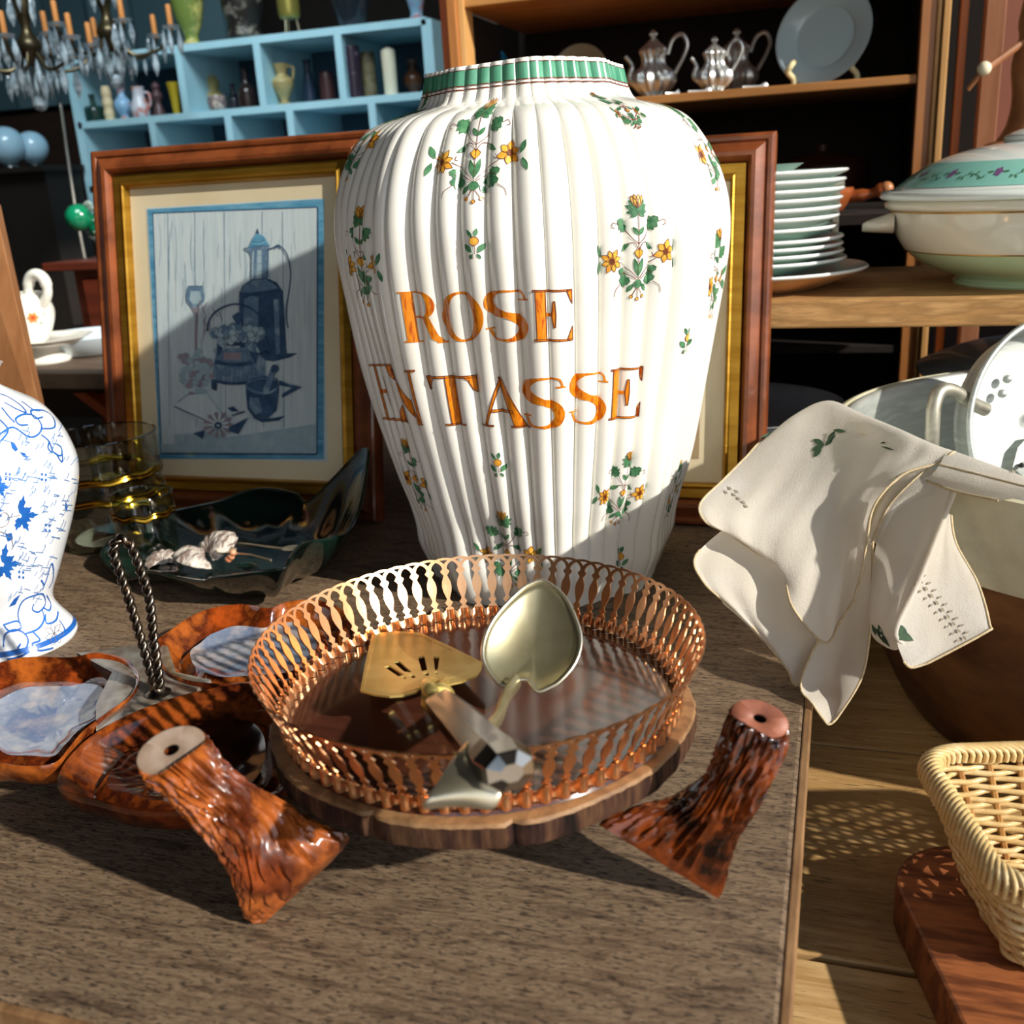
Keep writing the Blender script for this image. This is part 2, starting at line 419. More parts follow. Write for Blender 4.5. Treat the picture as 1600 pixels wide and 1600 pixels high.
def L_S():
    o = []
    # spine of the S as a ribbon of changing width
    c = [(.93, .80), (.86, .95), (.62, .975), (.38, .97), (.16, .88), (.12, .72), (.25, .60), (.5, .52), (.75, .43), (.86, .28), (.8, .12), (.6, .03), (.38, .025), (.18, .06), (.1, .2), (.1, .25)]
    wd = [.05, .04, .035, .05, .17, .23, .20, .12, .20, .24, .19, .08, .04, .05, .06, .05]
    p = spl([V((x, y, 0)) for x, y in c], 4); ww = [wd[min(i // 4, len(wd) - 1)] * (1 - (i % 4) / 4) + wd[min(i // 4 + 1, len(wd) - 1)] * ((i % 4) / 4) for i in range(len(p))]
    A = []; B = []
    for i in range(len(p)):
        d = (p[min(i + 1, len(p) - 1)] - p[max(i - 1, 0)]).normalized(); q = V((-d.y, d.x, 0)) * ww[i] / 2
        A.append(tuple((p[i] + q)[:2])); B.append(tuple((p[i] - q)[:2]))
    o += strip(A, B); o += [[(.78, .79), (1.0, .79), (1.0, .82), (.78, .82)], [(0, .24), (.2, .24), (.2, .27), (0, .27)]]; return o
def L_R():
    o = [[(.08, 0), (.3, 0), (.3, 1), (.08, 1)], [(0, 0), (.42, 0), (.42, .03), (0, .03)], [(0, .97), (.6, .97), (.6, 1), (0, 1)], [(.3, .48), (.6, .48), (.6, .52), (.3, .52)]]
    o += strip(arc(.58, .745, .3, .255, 90, -90, 18), arc(.56, .745, .12, .22, 90, -90, 18))
    o += strip([(.52, .5), (.62, .3), (.72, .08), (.88, 0)], [(.72, .5), (.8, .33), (.88, .15), (1.0, .04)])
    o.append([(.84, 0), (1.04, 0), (1.04, .035), (.84, .04)]); return o
def L_N():
    return [[(.08, 0), (.16, 0), (.16, 1), (.08, 1)], [(.84, 0), (.9, 0), (.9, 1), (.84, 1)], [(0, .97), (.3, .97), (.3, 1), (0, 1)], [(.74, .97), (1, .97), (1, 1), (.74, 1)],
            [(0, 0), (.28, 0), (.28, .03), (0, .03)], [(.08, 1), (.28, 1), (.92, 0), (.72, .0)]]
def letter(polys, a, b, h):
    """a, b: bottom left and bottom right of the letter on the jar, h its height"""
    (s0, z0), (s1, z1) = a, b
    for p in polys:
        q = [(s0 + (s1 - s0) * x, z0 + (z1 - z0) * x + h * y) for x, y in p]
        D.poly(ORG, q, 0)
        D.line(BRN, q, .00055, 1, closed=len(q) > 4 or True) if (len(p) > 4 or (p[0][1] == p[1][1] and len(polys) < 12)) else None
def word(spec):
    for fn, x0, y0, x1, y1, yt in spec:
        a = jhit(x0, y0); b = jhit(x1, y1); c = jhit((x0 + x1) / 2, yt)
        letter(fn(), a, b, c[1] - (a[1] + b[1]) / 2)
word([(L_R, 633, 535, 698, 535, 456), (L_O, 697, 534, 760, 533, 455), (L_S, 762, 533, 829, 533, 453), (L_E, 836, 533, 894, 531, 453)])
word([(L_E, 600, 655, 637, 658, 582), (L_N, 636, 659, 668, 663, 581), (L_T, 683, 662, 754, 662, 588), (L_A, 755, 663, 827, 667, 591), (L_S, 820, 667, 884, 667, 590), (L_S, 889, 664, 947, 660, 583), (L_E, 951, 656, 998, 650, 575)])
# painted bouquets
def serr(cx, cy, L, W, ang, teeth=4):
    """toothed leaf outline"""
    up = []; dn = []
    for i in range(teeth * 2 + 1):
        t = i / (teeth * 2); w_ = W * math.sin(PI * min(t * 1.02, 1)) ** .7 * (1 if i % 2 else .62)
        up.append((t * L, w_ / 2)); dn.append((t * L, -w_ / 2))
    pts = up + dn[::-1][1:-1]; c, s_ = math.cos(ang), math.sin(ang)
    return [(cx + x * c - y * s_, cy + x * s_ + y * c) for x, y in pts]
def leaf(cx, cy, L, W, ang, bend=0):
    pts = []
    for k in range(9):
        t = k / 8; pts.append((t * L, W / 2 * math.sin(PI * t) + bend * L * t * t))
    for k in range(7, 0, -1):
        t = k / 8; pts.append((t * L, -W / 2 * math.sin(PI * t) + bend * L * t * t))
    c, s_ = math.cos(ang), math.sin(ang)
    return [(cx + x * c - y * s_, cy + x * s_ + y * c) for x, y in pts]
R_ = math.radians
def bouquet(c, k=1.0, tilt=0.0, sx=1.0, part='all'):
    if c is None: return
    s0, z0 = c; k *= .001; ct, st = math.cos(tilt), math.sin(tilt)
    def T(pts): return [(s0 + (x * ct - y * st) * k * sx, z0 + (x * st + y * ct) * k) for x, y in pts]
    def P(m, pts, lay=0, line=True):
        q = T(pts); D.poly(m, q, lay)
        if line: D.line(BRN if m is YEL else GREEN, q, .00032, lay + 1, True)
    def S(pts, w=.00045, m=BRN): D.line(m, T([tuple(v[:2]) for v in spl([V((x, y, 0)) for x, y in pts], 4)]), w, 1)
    # crown
    for a, l in ((165, 8), (195, 7), (140, 8), (40, 8), (15, 8), (-15, 7), (115, 7), (65, 7), (225, 6), (-45, 6)):
        P(GREEN, leaf(0, 27, l, 3, R_(a), .12 if a < 90 else -.12))
    for a in (105, 80, 60, 122): P(YEL, leaf(0, 28.5, 8, 3, R_(a)), 1)
    S([(0, 26), (0, 14), (0, 5), (0, -13)])
    for sgn in (-1, 1):
        P(GREEN, serr(sgn * 8, 16, 10.5, 9, R_(90 - sgn * 52), 4)); S([(sgn * 8, 16), (sgn * 4, 11), (0, 8)])
        S([(sgn * 17, 20), (sgn * 20, 21), (sgn * 21, 18.5), (sgn * 19, 18)], .0004)
        P(GREEN, leaf(0, 13, 6, 2.4, R_(90 - sgn * 40))); P(GREEN, leaf(sgn * 6, 8, 8, 3.2, R_(90 - sgn * 118), 0)); S([(sgn * 13, 2), (sgn * 13.5, 0), (sgn * 12, -.5)], .0004)
        S([(0, 4), (sgn * 3, 8.5), (sgn * 7, 8.3)])
        P(GREEN, leaf(0, -11, 11, 3, R_(90 - sgn * 15), 0)); S([(sgn * 1, -12), (sgn * 6, -7), (sgn * 15, -1.5)]); S([(sgn * 1, -13), (sgn * 8, -9), (sgn * 13, -9)])
        P(GREEN, serr(sgn * 9, -9, 7, 6, R_(90 - sgn * 70), 3)); P(GREEN, serr(sgn * 5, -14, 10, 8.5, R_(90 - sgn * 80), 4))
        S([(sgn * 14, -15), (sgn * 18, -18), (sgn * 19, -22)], .0004); P(GREEN, leaf(sgn * 3, -15.5, 6, 2.6, R_(90 - sgn * 140), 0))
        cx, cy = sgn * 21, .5 + sgn * 1.5; n = 6 if sgn > 0 else 8
        for i in range(n): P(YEL, leaf(cx, cy, 7.6 if i % 2 else 6.6, 4.2 if n == 6 else 3.4, 2 * PI * i / n + .3))
        for r_ in (1.7, 1.0): D.line(BRN, T([(cx + r_ * math.cos(2 * PI * i / 10), cy + r_ * math.sin(2 * PI * i / 10)) for i in range(10)]), .0004, 2, True)
        P(GREEN, leaf(sgn * 28, 1.5, 8, 2.8, R_(90 - sgn * 25), 0)); P(GREEN, leaf(sgn * 29, -1, 7.5, 2.8, R_(-90 + sgn * 18), 0))
    P(YEL, [(-2.8, 3.2), (-1, 5), (1, 5), (2.8, 3.2), (2, 1.4), (0, -.6), (-2, 1.4)], 1)
    P(GREEN, [(2.6 * math.cos(2 * PI * i / 10), -15.5 + 2.4 * math.sin(2 * PI * i / 10)) for i in range(10)], 1)
    for x, y in ((-4, -23), (0, -24.5), (4, -23)):
        S([(x * .2, -18), (x * .8, y + 1)], .00045); P(YEL, [(x + 1 * math.cos(2 * PI * i / 8), y + 1.1 * math.sin(2 * PI * i / 8)) for i in range(8)], 1)
def sprig(c, k=1.0, sx=1.0):
    if c is None: return
    s0, z0 = c; k *= .001
    def T(pts): return [(s0 + x * k * sx, z0 + y * k) for x, y in pts]
    def P(m, pts, lay=0): q = T(pts); D.poly(m, q, lay); D.line(BRN if m is YEL else GREEN, q, .0003, lay + 1, True)
    P(YEL, [(3 * math.cos(2 * PI * i / 12), 2 + 3 * math.sin(2 * PI * i / 12)) for i in range(12)], 1)
    P(GREEN, leaf(-1, 4, 7, 2.2, R_(122))); P(GREEN, leaf(.8, 5, 5.5, 2.4, R_(78)))
    for g in (-1, 1):
        P(GREEN, leaf(g * 2, -6, 7.5, 3.6, R_(90 - g * 38), 0)); P(GREEN, leaf(g * 1.5, -7, 4, 1.8, R_(-90 + g * 30)))
    D.line(BRN, T([(0, -1), (.4, -4), (0, -7)]), .0004, 1); D.line(BRN, T([(-3, -7), (-4, -9), (-2, -10.5), (-1, -9)]), .0004, 1)
bouquet(jhit(743, 248), 1.18, 0, 1.03); bouquet(jhit(998, 402), 1.22, 0, .80); bouquet(jhit(972, 774), 1.08, -.12, .82); bouquet(jhit(794, 868), 1.2)
bouquet(jhit(566, 415), 1.25); bouquet(jhit(652, 752), 1.1)
b8 = jhit(742, 235)
bouquet((b8[0] - .16, b8[1] + .012), 1.1); bouquet(jhit(982, 176), .48); bouquet((b8[0] + .235, b8[1] - .01), 1.2)
b9 = jhit(998, 393); bouquet((b9[0] + .118, b9[1] - .035), 1.2); b10 = jhit(972, 765); bouquet((b10[0] + .11, b10[1] - .03), .9)
for k in (-.38, .33, .42): bouquet((k, .30), 1.0); bouquet((k, .16), 1.0)
for q in ((741, 381), (778, 726), (1073, 531)): sprig(jhit(*q), 1.0)
sprig(jhit(968, 872), 1.1)
D.emit(mb)
jar = mb.build('apothecary_jar', origin=(JC.x, JC.y, 0))
tag(jar, 'large white ribbed faience jar with orange lettering ROSE EN TASSE and painted flower bouquets', 'jar')
# ---------------------------------------------------------------- cake stand: wood slice on branch feet with pierced copper gallery
SCX, SCY, SZ = -.189, .490, .065
BARK = M('bark', '140c08', .85, spec=.2, col2=['35211a', '553b28', '1e120c'], scale=110, stretch=(1, 1, .16), ramp=(.32, .72), bump=.0016, bscale=90, bstretch=(1, 1, .2))
RAWW = M('slice_rim_wood', '5a3d26', .6, col2=['94704a', '3f2b1b'], scale=45, ramp=(.3, .7), bump=.0005)
ROSEW = M('polished_rosewood', '351b13', .16, col2=['4e2b1e', '2a140e'], scale=9, stretch=(1, 9, 1), ramp=(.3, .75), detail=10, coat=.6)
COPPER = M('copper', 'f4bd8c', .33, 1.0, col2='e6a673', scale=30, bump=.00015, bscale=120)
st = thing('cake_stand', (SCX, SCY, 0), 'round wooden cake stand on branch feet with a pierced copper gallery', 'cake stand')
def slice_r(a): return .1205 + .0010 * math.sin(5 * a + 1) + .0006 * math.sin(11 * a)
mb = MB(); N = 180; rows = []
for rr, z in ((.0, .0505), (.9, .0505), (.985, .0505), (1, .052), (1.004, .057), (1, .0632), (.992, .065), (.975, .0653), (.93, .0653)):
    row = []
    for i in range(N):
        a = 2 * PI * i / N; r = slice_r(a) * rr
        if .98 < rr: r += .0004 * math.sin(a * 60 + 3 * math.sin(a * 9)) * (1 if .051 < z < .0645 else .2)
        # cracks at the front edge
        for ca, cw in ((-1.727, .012), (-1.12, .006), (-2.5, .006)):
            if abs(a - (ca % (2 * PI))) < cw * 1.5 and rr > .97: r -= .003
        row.append(V((SCX + r * math.cos(a), SCY + r * math.sin(a), z)))
    rows.append(row)
grid(mb, rows[:6], BARK, True); grid(mb, rows[5:], RAWW, True)
slice_ = mb.build('wood_slice', st)
mb = MB(); lathe(mb, [(.1135, .0652), (.1125, .0668), (.0001, .0668)], ROSEW, (SCX, SCY, 0), 96, cap0=False); mb.build('polished_top', slice_)
# gallery
def gal(u, h):
    """u in units of one baluster (72 round), h 0..1 up the flare"""
    a = 2 * PI * u / 72; r = .1122 + .0150 * max(0, (h - .18) / .82); z = .0672 + .0405 * h
    return V((SCX + r * math.cos(a), SCY + r * math.sin(a), z))
mb = MB(); NU = 72; ft = MB()
prof = [(0, .30), (.03, .30), (.06, .10), (.10, .20), (.135, .30), (.17, .17), (.21, .11), (.28, .20), (.36, .30), (.45, .345), (.54, .30), (.61, .19), (.66, .13), (.70, .24), (.735, .33), (.77, .22), (.81, .10)]
hb = .20
for i in range(NU):
    v = []; f = []
    for h, wd in prof:
        hh = hb + h * (1 - hb)
        wd *= .92; v += [gal(i - wd, hh), gal(i, hh), gal(i + wd, hh)]
    for k in range(len(prof) - 1):
        for q in (0, 1): f.append((3 * k + q, 3 * k + q + 1, 3 * k + q + 4, 3 * k + q + 3))
    mb.add(v, f, COPPER)
    # interlaced arch from baluster i to i + 2
    v = []; f = []; n = 16
    for k in range(n + 1):
        t = PI * k / n
        for rr, dh in ((1.09, .022), (.86, -.022)):
            hh = .76 + (.215 + dh) * math.sin(t) ** .8; v.append(gal(i + 1 - rr * math.cos(t), hb + hh * (1 - hb)))
    for k in range(n): f.append((2 * k, 2 * k + 1, 2 * k + 3, 2 * k + 2))
    mb.add(v, f, COPPER)
# corrugated foot band
rows = []
for h, amp in ((0, .0022), (.05, .0025), (.16, .0025), (.25, .0016)):
    row = []
    for i in range(NU * 10):
        u = i / 10; p = gal(u, h); c = (p - V((SCX, SCY, p.z))).normalized()
        q = math.cos(2 * PI * u); top = .0035 * abs(math.sin(PI * u)) ** 2 if h > .15 else 0
        row.append(p + c * amp * (math.copysign(abs(q) ** .6, q)) - V((0, 0, top)))
    rows.append(row)
grid(mb, rows, COPPER, True)
mb.build('pierced_gallery', st, solid=.0009, smooth=False)
# branch feet
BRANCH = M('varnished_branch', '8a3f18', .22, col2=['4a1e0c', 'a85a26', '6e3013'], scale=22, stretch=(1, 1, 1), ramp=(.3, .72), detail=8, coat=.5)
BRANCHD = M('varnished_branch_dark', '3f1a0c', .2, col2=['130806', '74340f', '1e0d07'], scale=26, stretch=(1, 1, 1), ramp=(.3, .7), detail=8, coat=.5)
CUTW = M('branch_cut', 'a0624a', .5, col2='7d4937', scale=60)
CUTG = M('branch_cut_grey', '84705e', .6, col2='6a5646', scale=50)
HOLE = M('bore_hole', '2a120a', .8)
def branch(secs, mat, cut, name='branch_foot', seed=0, label=None, amp=.0022, freq=3.2):
    """secs: (centre, half axis a, half axis b) from the sawn top down to the flared foot"""
    n = 96; rows = []; S = []
    for i in range(len(secs) - 1):
        for k in range(10):
            t = k / 10
            S.append(tuple(spl_at(secs, i, t, j) for j in range(3)))
    S.append(secs[-1])
    for j, (c, A, B) in enumerate(S):
        row = []; tt = j / (len(S) - 1)
        for k in range(n):
            a = 2 * PI * k / n; p = c + A * math.cos(a) + B * math.sin(a)
            d = (A * math.cos(a) / max(A.length, 1e-6) + B * math.sin(a) / max(B.length, 1e-6)).normalized()
            # carved scales running along the branch
            q = noise.noise(V((math.cos(a) * freq * (1.6 + tt * 2.2), math.sin(a) * freq * 1.6, tt * 3.0 + seed))) + .4 * noise.noise(V((math.cos(a) * freq * 3.4 + tt * 3, math.sin(a) * freq * 3.0, tt * 6 + seed)))
            e = min(1, tt * 9, (1 - tt) * 14)
            row.append(p + d * (amp * e * (1 - 2.6 * abs(q))))
        rows.append(row)
    mb = MB(); grid(mb, rows, mat, True)
    # sawn face with a bored hole
    c, A, B = secs[0]; nrm = A.cross(B).normalized(); nrm = nrm if nrm.dot(secs[0][0] - secs[1][0]) > 0 else -nrm
    r2 = [[c + (A * math.cos(2 * PI * k / n) + B * math.sin(2 * PI * k / n)) * s_ + nrm * h for k in range(n)] for s_, h in ((1, 0), (.97, .0006), (.26, .0006), (.22, 0))]
    r2[0] = rows[0]
    grid(mb, r2, cut, True)
    r3 = [r2[3], [c + (A * math.cos(2 * PI * k / n) + B * math.sin(2 * PI * k / n)) * .2 - nrm * .012 for k in range(n)], [c - nrm * .012] * n]
    grid(mb, r3, HOLE, True)
    c, A, B = secs[-1]; mb.add(rows[-1], [list(range(n))], mat)
    return mb.build(name, st, flat_angle=60)
def spl_at(secs, i, t, j):
    g = lambda k: secs[min(max(k, 0), len(secs) - 1)][j]
    p0, p1, p2, p3 = g(i - 1), g(i), g(i + 1), g(i + 2)
    return .5 * (2 * p1 + (p2 - p0) * t + (2 * p0 - 5 * p1 + 4 * p2 - p3) * t * t + (3 * p1 - p0 - 3 * p2 + p3) * t ** 3)
def pix_branch(segs, thick, mat, cut, seed):
    """segs: (edge point a, edge point b) pairs in space; thick: half depth across"""
    S = []
    for (a, b), th in zip(segs, thick):
        c = (a + b) / 2; A = (a - b) / 2
        v = (c - CAM).normalized(); B = (v - A.normalized() * v.dot(A.normalized())).normalized() * th
        S.append((c, A, B))
    return S
def SL(cut0, segs, thick): return [cut0] + pix_branch(segs, thick, None, None, 0)
# left foot
# sawn top, seen as an ellipse about (268,1170): long axis from lower left to upper right
t0 = PZ(268, 1172, .098)
topL = (t0, PZ(222, 1205, .0935) * .5 - PZ(313, 1140, .102) * .5, (PZ(240, 1150, .106) - PZ(297, 1192, .091)) * .5)
segL = [(PZ(236, 1222, .088), PZ(322, 1160, .094)), (PZ(283, 1262, .076), PZ(350, 1198, .083)), (PZ(326, 1306, .063), PZ(392, 1235, .068)), (PZ(356, 1350, .046), PZ(446, 1262, .052)),
        (PZ(374, 1392, .026), PZ(492, 1288, .046)), (PZ(388, 1432, .006), PZ(540, 1312, .036)), (PZ(412, 1443, .001), PZ(520, 1345, .022))]
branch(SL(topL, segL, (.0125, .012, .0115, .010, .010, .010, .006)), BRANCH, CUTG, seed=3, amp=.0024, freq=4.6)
t1 = PZ(1187, 1123, .098)
topR = (t1, (PZ(1146, 1102, .103) - PZ(1230, 1143, .094)) * .5, (PZ(1203, 1097, .105) - PZ(1170, 1143, .0945)) * .5)
segR = [(PZ(1144, 1120, .096), PZ(1224, 1166, .088)), (PZ(1126, 1168, .082), PZ(1206, 1208, .076)), (PZ(1108, 1208, .068), PZ(1180, 1256, .062)), (PZ(1060, 1245, .056), PZ(1152, 1300, .045)),
        (PZ(1000, 1262, .050), PZ(1136, 1345, .026)), (PZ(935, 1288, .044), PZ(1122, 1404, .002))]
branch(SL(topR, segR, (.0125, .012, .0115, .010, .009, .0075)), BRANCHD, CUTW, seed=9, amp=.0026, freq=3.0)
# third foot behind
B0 = V((SCX - .03, SCY + .15, .095)); B1 = V((SCX - .02, SCY + .115, .0))
mb_secs = [(V((-.26, .60, .060)), V((.012, 0, 0)), V((0, .01, .006))), (V((-.255, .585, .045)), V((.012, 0, 0)), V((0, .01, .005))), (V((-.25, .575, .028)), V((.02, 0, 0)), V((0, .009, .003))), (V((-.248, .565, .010)), V((.03, 0, 0)), V((0, .008, .002))), (V((-.247, .562, .002)), V((.034, 0, 0)), V((0, .008, 0)))]
branch(mb_secs, BRANCH, CUTG, seed=5)

# ---------------------------------------------------------------- cake server
SPB = M('pale_gold_silver', 'dcd3ae', .36, .9, col2='c4b98c', scale=30, bump=.0001, bscale=60)
BRASS = M('gilt_silver', 'ecd488', .38, .85, col2='dcbf68', scale=40, bump=.0001, bscale=60)
SILV = M('worn_silver', 'e2dcc8', .34, .9, col2='cfc5a8', scale=35, bump=.0001, bscale=60)
STEEL = M('polished_handle', 'c9c2b8', .14, 1.0, col2='b5aca0', scale=20)
def plate_mesh(mb, outline, holes_fn, mat, zfn, nrm):
    pass
sv = thing('cake_server', PZ(690, 1080, .07), 'gold cake server with pierced blade and faceted metal handle lying on the stand', 'cake server')
def bz(y): return .0705 + (y - 990) / 95 * .021
blade = [(582, 991), (620, 987), (658, 990), (706, 1012), (754, 1036), (752, 1048), (745, 1057), (722, 1066), (699, 1071), (690, 1066), (672, 1062), (662, 1071), (650, 1082), (628, 1088), (609, 1089), (585, 1086), (563, 1080), (571, 1036)]
slots = [[(600, 1043), (609, 1041), (632, 1056), (622, 1058)], [(613, 1035), (624, 1034), (644, 1052), (632, 1051)], [(653, 1028), (663, 1026), (668, 1048), (659, 1050)], [(677, 1027), (687, 1027), (684, 1047), (680, 1049)],
         [(626, 1059), (633, 1058), (636, 1062), (630, 1062)], [(638, 1056), (646, 1055), (651, 1060), (645, 1061)], [(661, 1053), (669, 1051), (671, 1057), (664, 1057)], [(680, 1051), (685, 1050), (684, 1054), (681, 1055)]]
def filled(outline, holes, fn, grid_step=None):
    """triangulated sheet with holes, mapped point by point"""
    bm = bmesh.new(); ed = []
    for lp in [outline] + holes:
        vs = [bm.verts.new((x, y, 0)) for x, y in lp]
        ed += [bm.edges.new((vs[i], vs[(i + 1) % len(vs)])) for i in range(len(vs))]
    bmesh.ops.triangle_fill(bm, edges=ed, use_beauty=True, use_dissolve=False)
    bm.verts.index_update()
    v = [fn(q.co.x, q.co.y) for q in bm.verts]; f = [[q.index for q in p.verts] for p in bm.faces]; bm.free(); return v, f
v, f = filled(blade, slots, lambda x, y: PZ(x, y, bz(y)))
mb = MB(); mb.add(v, f, BRASS)
def inset(poly, k, keep=None):
    cx = sum(p[0] for p in poly) / len(poly); cy = sum(p[1] for p in poly) / len(poly)
    return [(cx + (x - cx) * k, cy + (y - cy) * k) for x, y in poly]
blade_ = mb.build('blade', sv, smooth=False, solid=.0011)
mb = MB()
for k in (.93, .90):
    tube(mb, [PZ(x, y, bz(y) + .0007) for x, y in inset(blade[:6] + blade[13:], k)], .00022, BRASS, 5, closed=True)
mb.build('engraved_border', blade_)
HA = PZ(683, 1092, .092); HB = PZ(792, 1200, .1215)
ax = (HB - HA).normalized()
def mtx_axis(o, d, up=V((0, 0, 1))):
    z = d.normalized(); x = up.cross(z).normalized(); y = z.cross(x)
    T = Matrix.Identity(4)
    for i in range(3): T[i][0] = x[i]; T[i][1] = y[i]; T[i][2] = z[i]; T[i][3] = o[i]
    return T
mb = MB(); tube(mb, spl([PZ(676, 1064, .0875), PZ(668, 1068, .092), PZ(667, 1074, .096), PZ(676, 1083, .097), HA + ax * .004], 6), [.003] * 8 + [.0035] * 8 + [.005] * 9, BRASS, 12)
tube(mb, spl([PZ(696, 1064, .0875), PZ(690, 1072, .092), PZ(684, 1080, .095)], 4), .0022, BRASS, 8)
mb.build('neck', sv)
L = (HB - HA).length; T = mtx_axis(HA, ax)
mb = MB(); lathe(mb, [(.0045, 0), (.0085, .001), (.0095, .003), (.0085, .005), (.0078, .006)], BRASS, (0, 0, 0), 32, mtx=T, cap1=True); mb.build('collar', sv)
mb = MB()
def octr(a, z=0): d = (a % (PI / 4)) - PI / 8; return 1 / math.cos(d) * C8
lathe(mb, [(.0085, .0055), (.0092, .010), (.0096, .016), (.0112, L * .5), (.0128, L * .86), (.0136, L * .95), (.0112, L + .0045), (.0050, L + .0075)], STEEL, (0, 0, 0), 8, mtx=T @ Matrix.Scale(.8, 4, V((0, 1, 0))) @ Matrix.Rotation(PI / 8, 4, 'Z'), cap1=True)
for q in (.012, .018):
    lathe(mb, [(.0081, q), (.0086, q + .0004), (.0081, q + .0008)], BRASS, (0, 0, 0), 8, mtx=T @ Matrix.Scale(.8, 4, V((0, 1, 0))) @ Matrix.Rotation(PI / 8, 4, 'Z'), cap0=False)
mb.build('handle', sv, smooth=False, bevel=.0008)
# ---------------------------------------------------------------- serving spoon
sn = thing('serving_spoon', PZ(790, 1090, .07), 'large serving spoon with pale gold bowl leaning on the copper gallery', 'spoon')
bo = [(851, 908), (881, 931), (901, 970), (908, 1003), (899, 1036), (876, 1064), (858, 1075), (841, 1081), (832, 1072), (824, 1062), (806, 1064), (786, 1072), (763, 1049), (754, 1023), (760, 990), (778, 959), (809, 926), (830, 912)]
def sz_(y): return .088 + (1081 - y) / 173 * .042
O3 = [PZ(x, y, sz_(y)) for x, y in bo]; O3 = spl(O3, 3, True)
cc = sum(O3, V()) / len(O3); nn = (O3[0] - cc).cross(O3[12] - cc).normalized(); nn = nn if nn.dot(CAM - cc) > 0 else -nn
rows = []
for k in range(10):
    s_ = 1 - k / 10; ra = sum((p - cc).length for p in O3) / len(O3)
    rows.append([cc + ((p - cc) * s_ + (p - cc).normalized() * ra * (1 - s_)) * max(s_, .001) - nn * .0085 * (1 - s_ ** 2.2) for p in O3])
mb = MB(); grid(mb, rows, SPB, True); mb.add(rows[-1], [list(range(len(O3)))], SPB); tube(mb, O3, .0006, SILV, 6, closed=True); mb.build('spoon_bowl', sn, solid=.001, flat_angle=80, weld=1e-6)
mb = MB()
pts = spl([PZ(806, 1066, sz_(1066) - .001), PZ(790, 1090, .0925), PZ(776, 1125, .1055), PZ(745, 1160, .1160), PZ(722, 1190, .1165)], 6)
tube(mb, pts, [.0050 - .0008 * math.sin(i / 24 * PI) for i in range(25)], SPB, 12, flat=.6)
mb.build('handle', sn)
fan = [((712, 1180), (732, 1180)), ((700, 1196), (752, 1200)), ((684, 1222), (775, 1222)), ((664, 1250), (786, 1240)), ((660, 1260), (780, 1256)), ((664, 1266), (768, 1268))]
zz = (.1175, .1175, .1155, .112, .1085, .105); rows = []
for (a, b), z in zip(fan, zz):
    A = PZ(*a, z); B = PZ(*b, z); rows.append([A.lerp(B, k / 8) + V((0, 0, .0018 * math.sin(PI * k / 8))) for k in range(9)])
mb = MB(); grid(mb, rows, SILV); mb.build('handle_end', sn, solid=.0012, sub=2, flat_angle=80)
# ---------------------------------------------------------------- framed pictures leaning behind the jar
GILT = M('gilt_slip', 'c79a3c', .32, .85, col2='a87a24', scale=14, stretch=(1, 1, 6), bump=.0002, bscale=80)
MATB = M('passe_partout', 'e3d6b4', .8, col2='d8c9a4', scale=12)
PAPER = M('print_paper', 'cbd8da', .8, col2='bccdd2', scale=26, stretch=(8, 1, .5))
PB = M('print_blue', '3f88ac', .8, col2='6fa9c4', scale=30, stretch=(1, 1, 6)); PM = M('print_mid', '6f8ca3', .8, col2=['56748f', '8aa3b3'], scale=60); PDK = M('print_dark', '24405f', .8, col2='3d5c7c', scale=70)
PLN_ = M('print_line', '86a5b4', .8); PPK = M('print_pinkish', '9c9298', .8, col2='877e8c', scale=50); PTL = M('print_tone', '93aeb9', .8, col2='a7bec6', scale=80)
FG = pane('picture_glass')
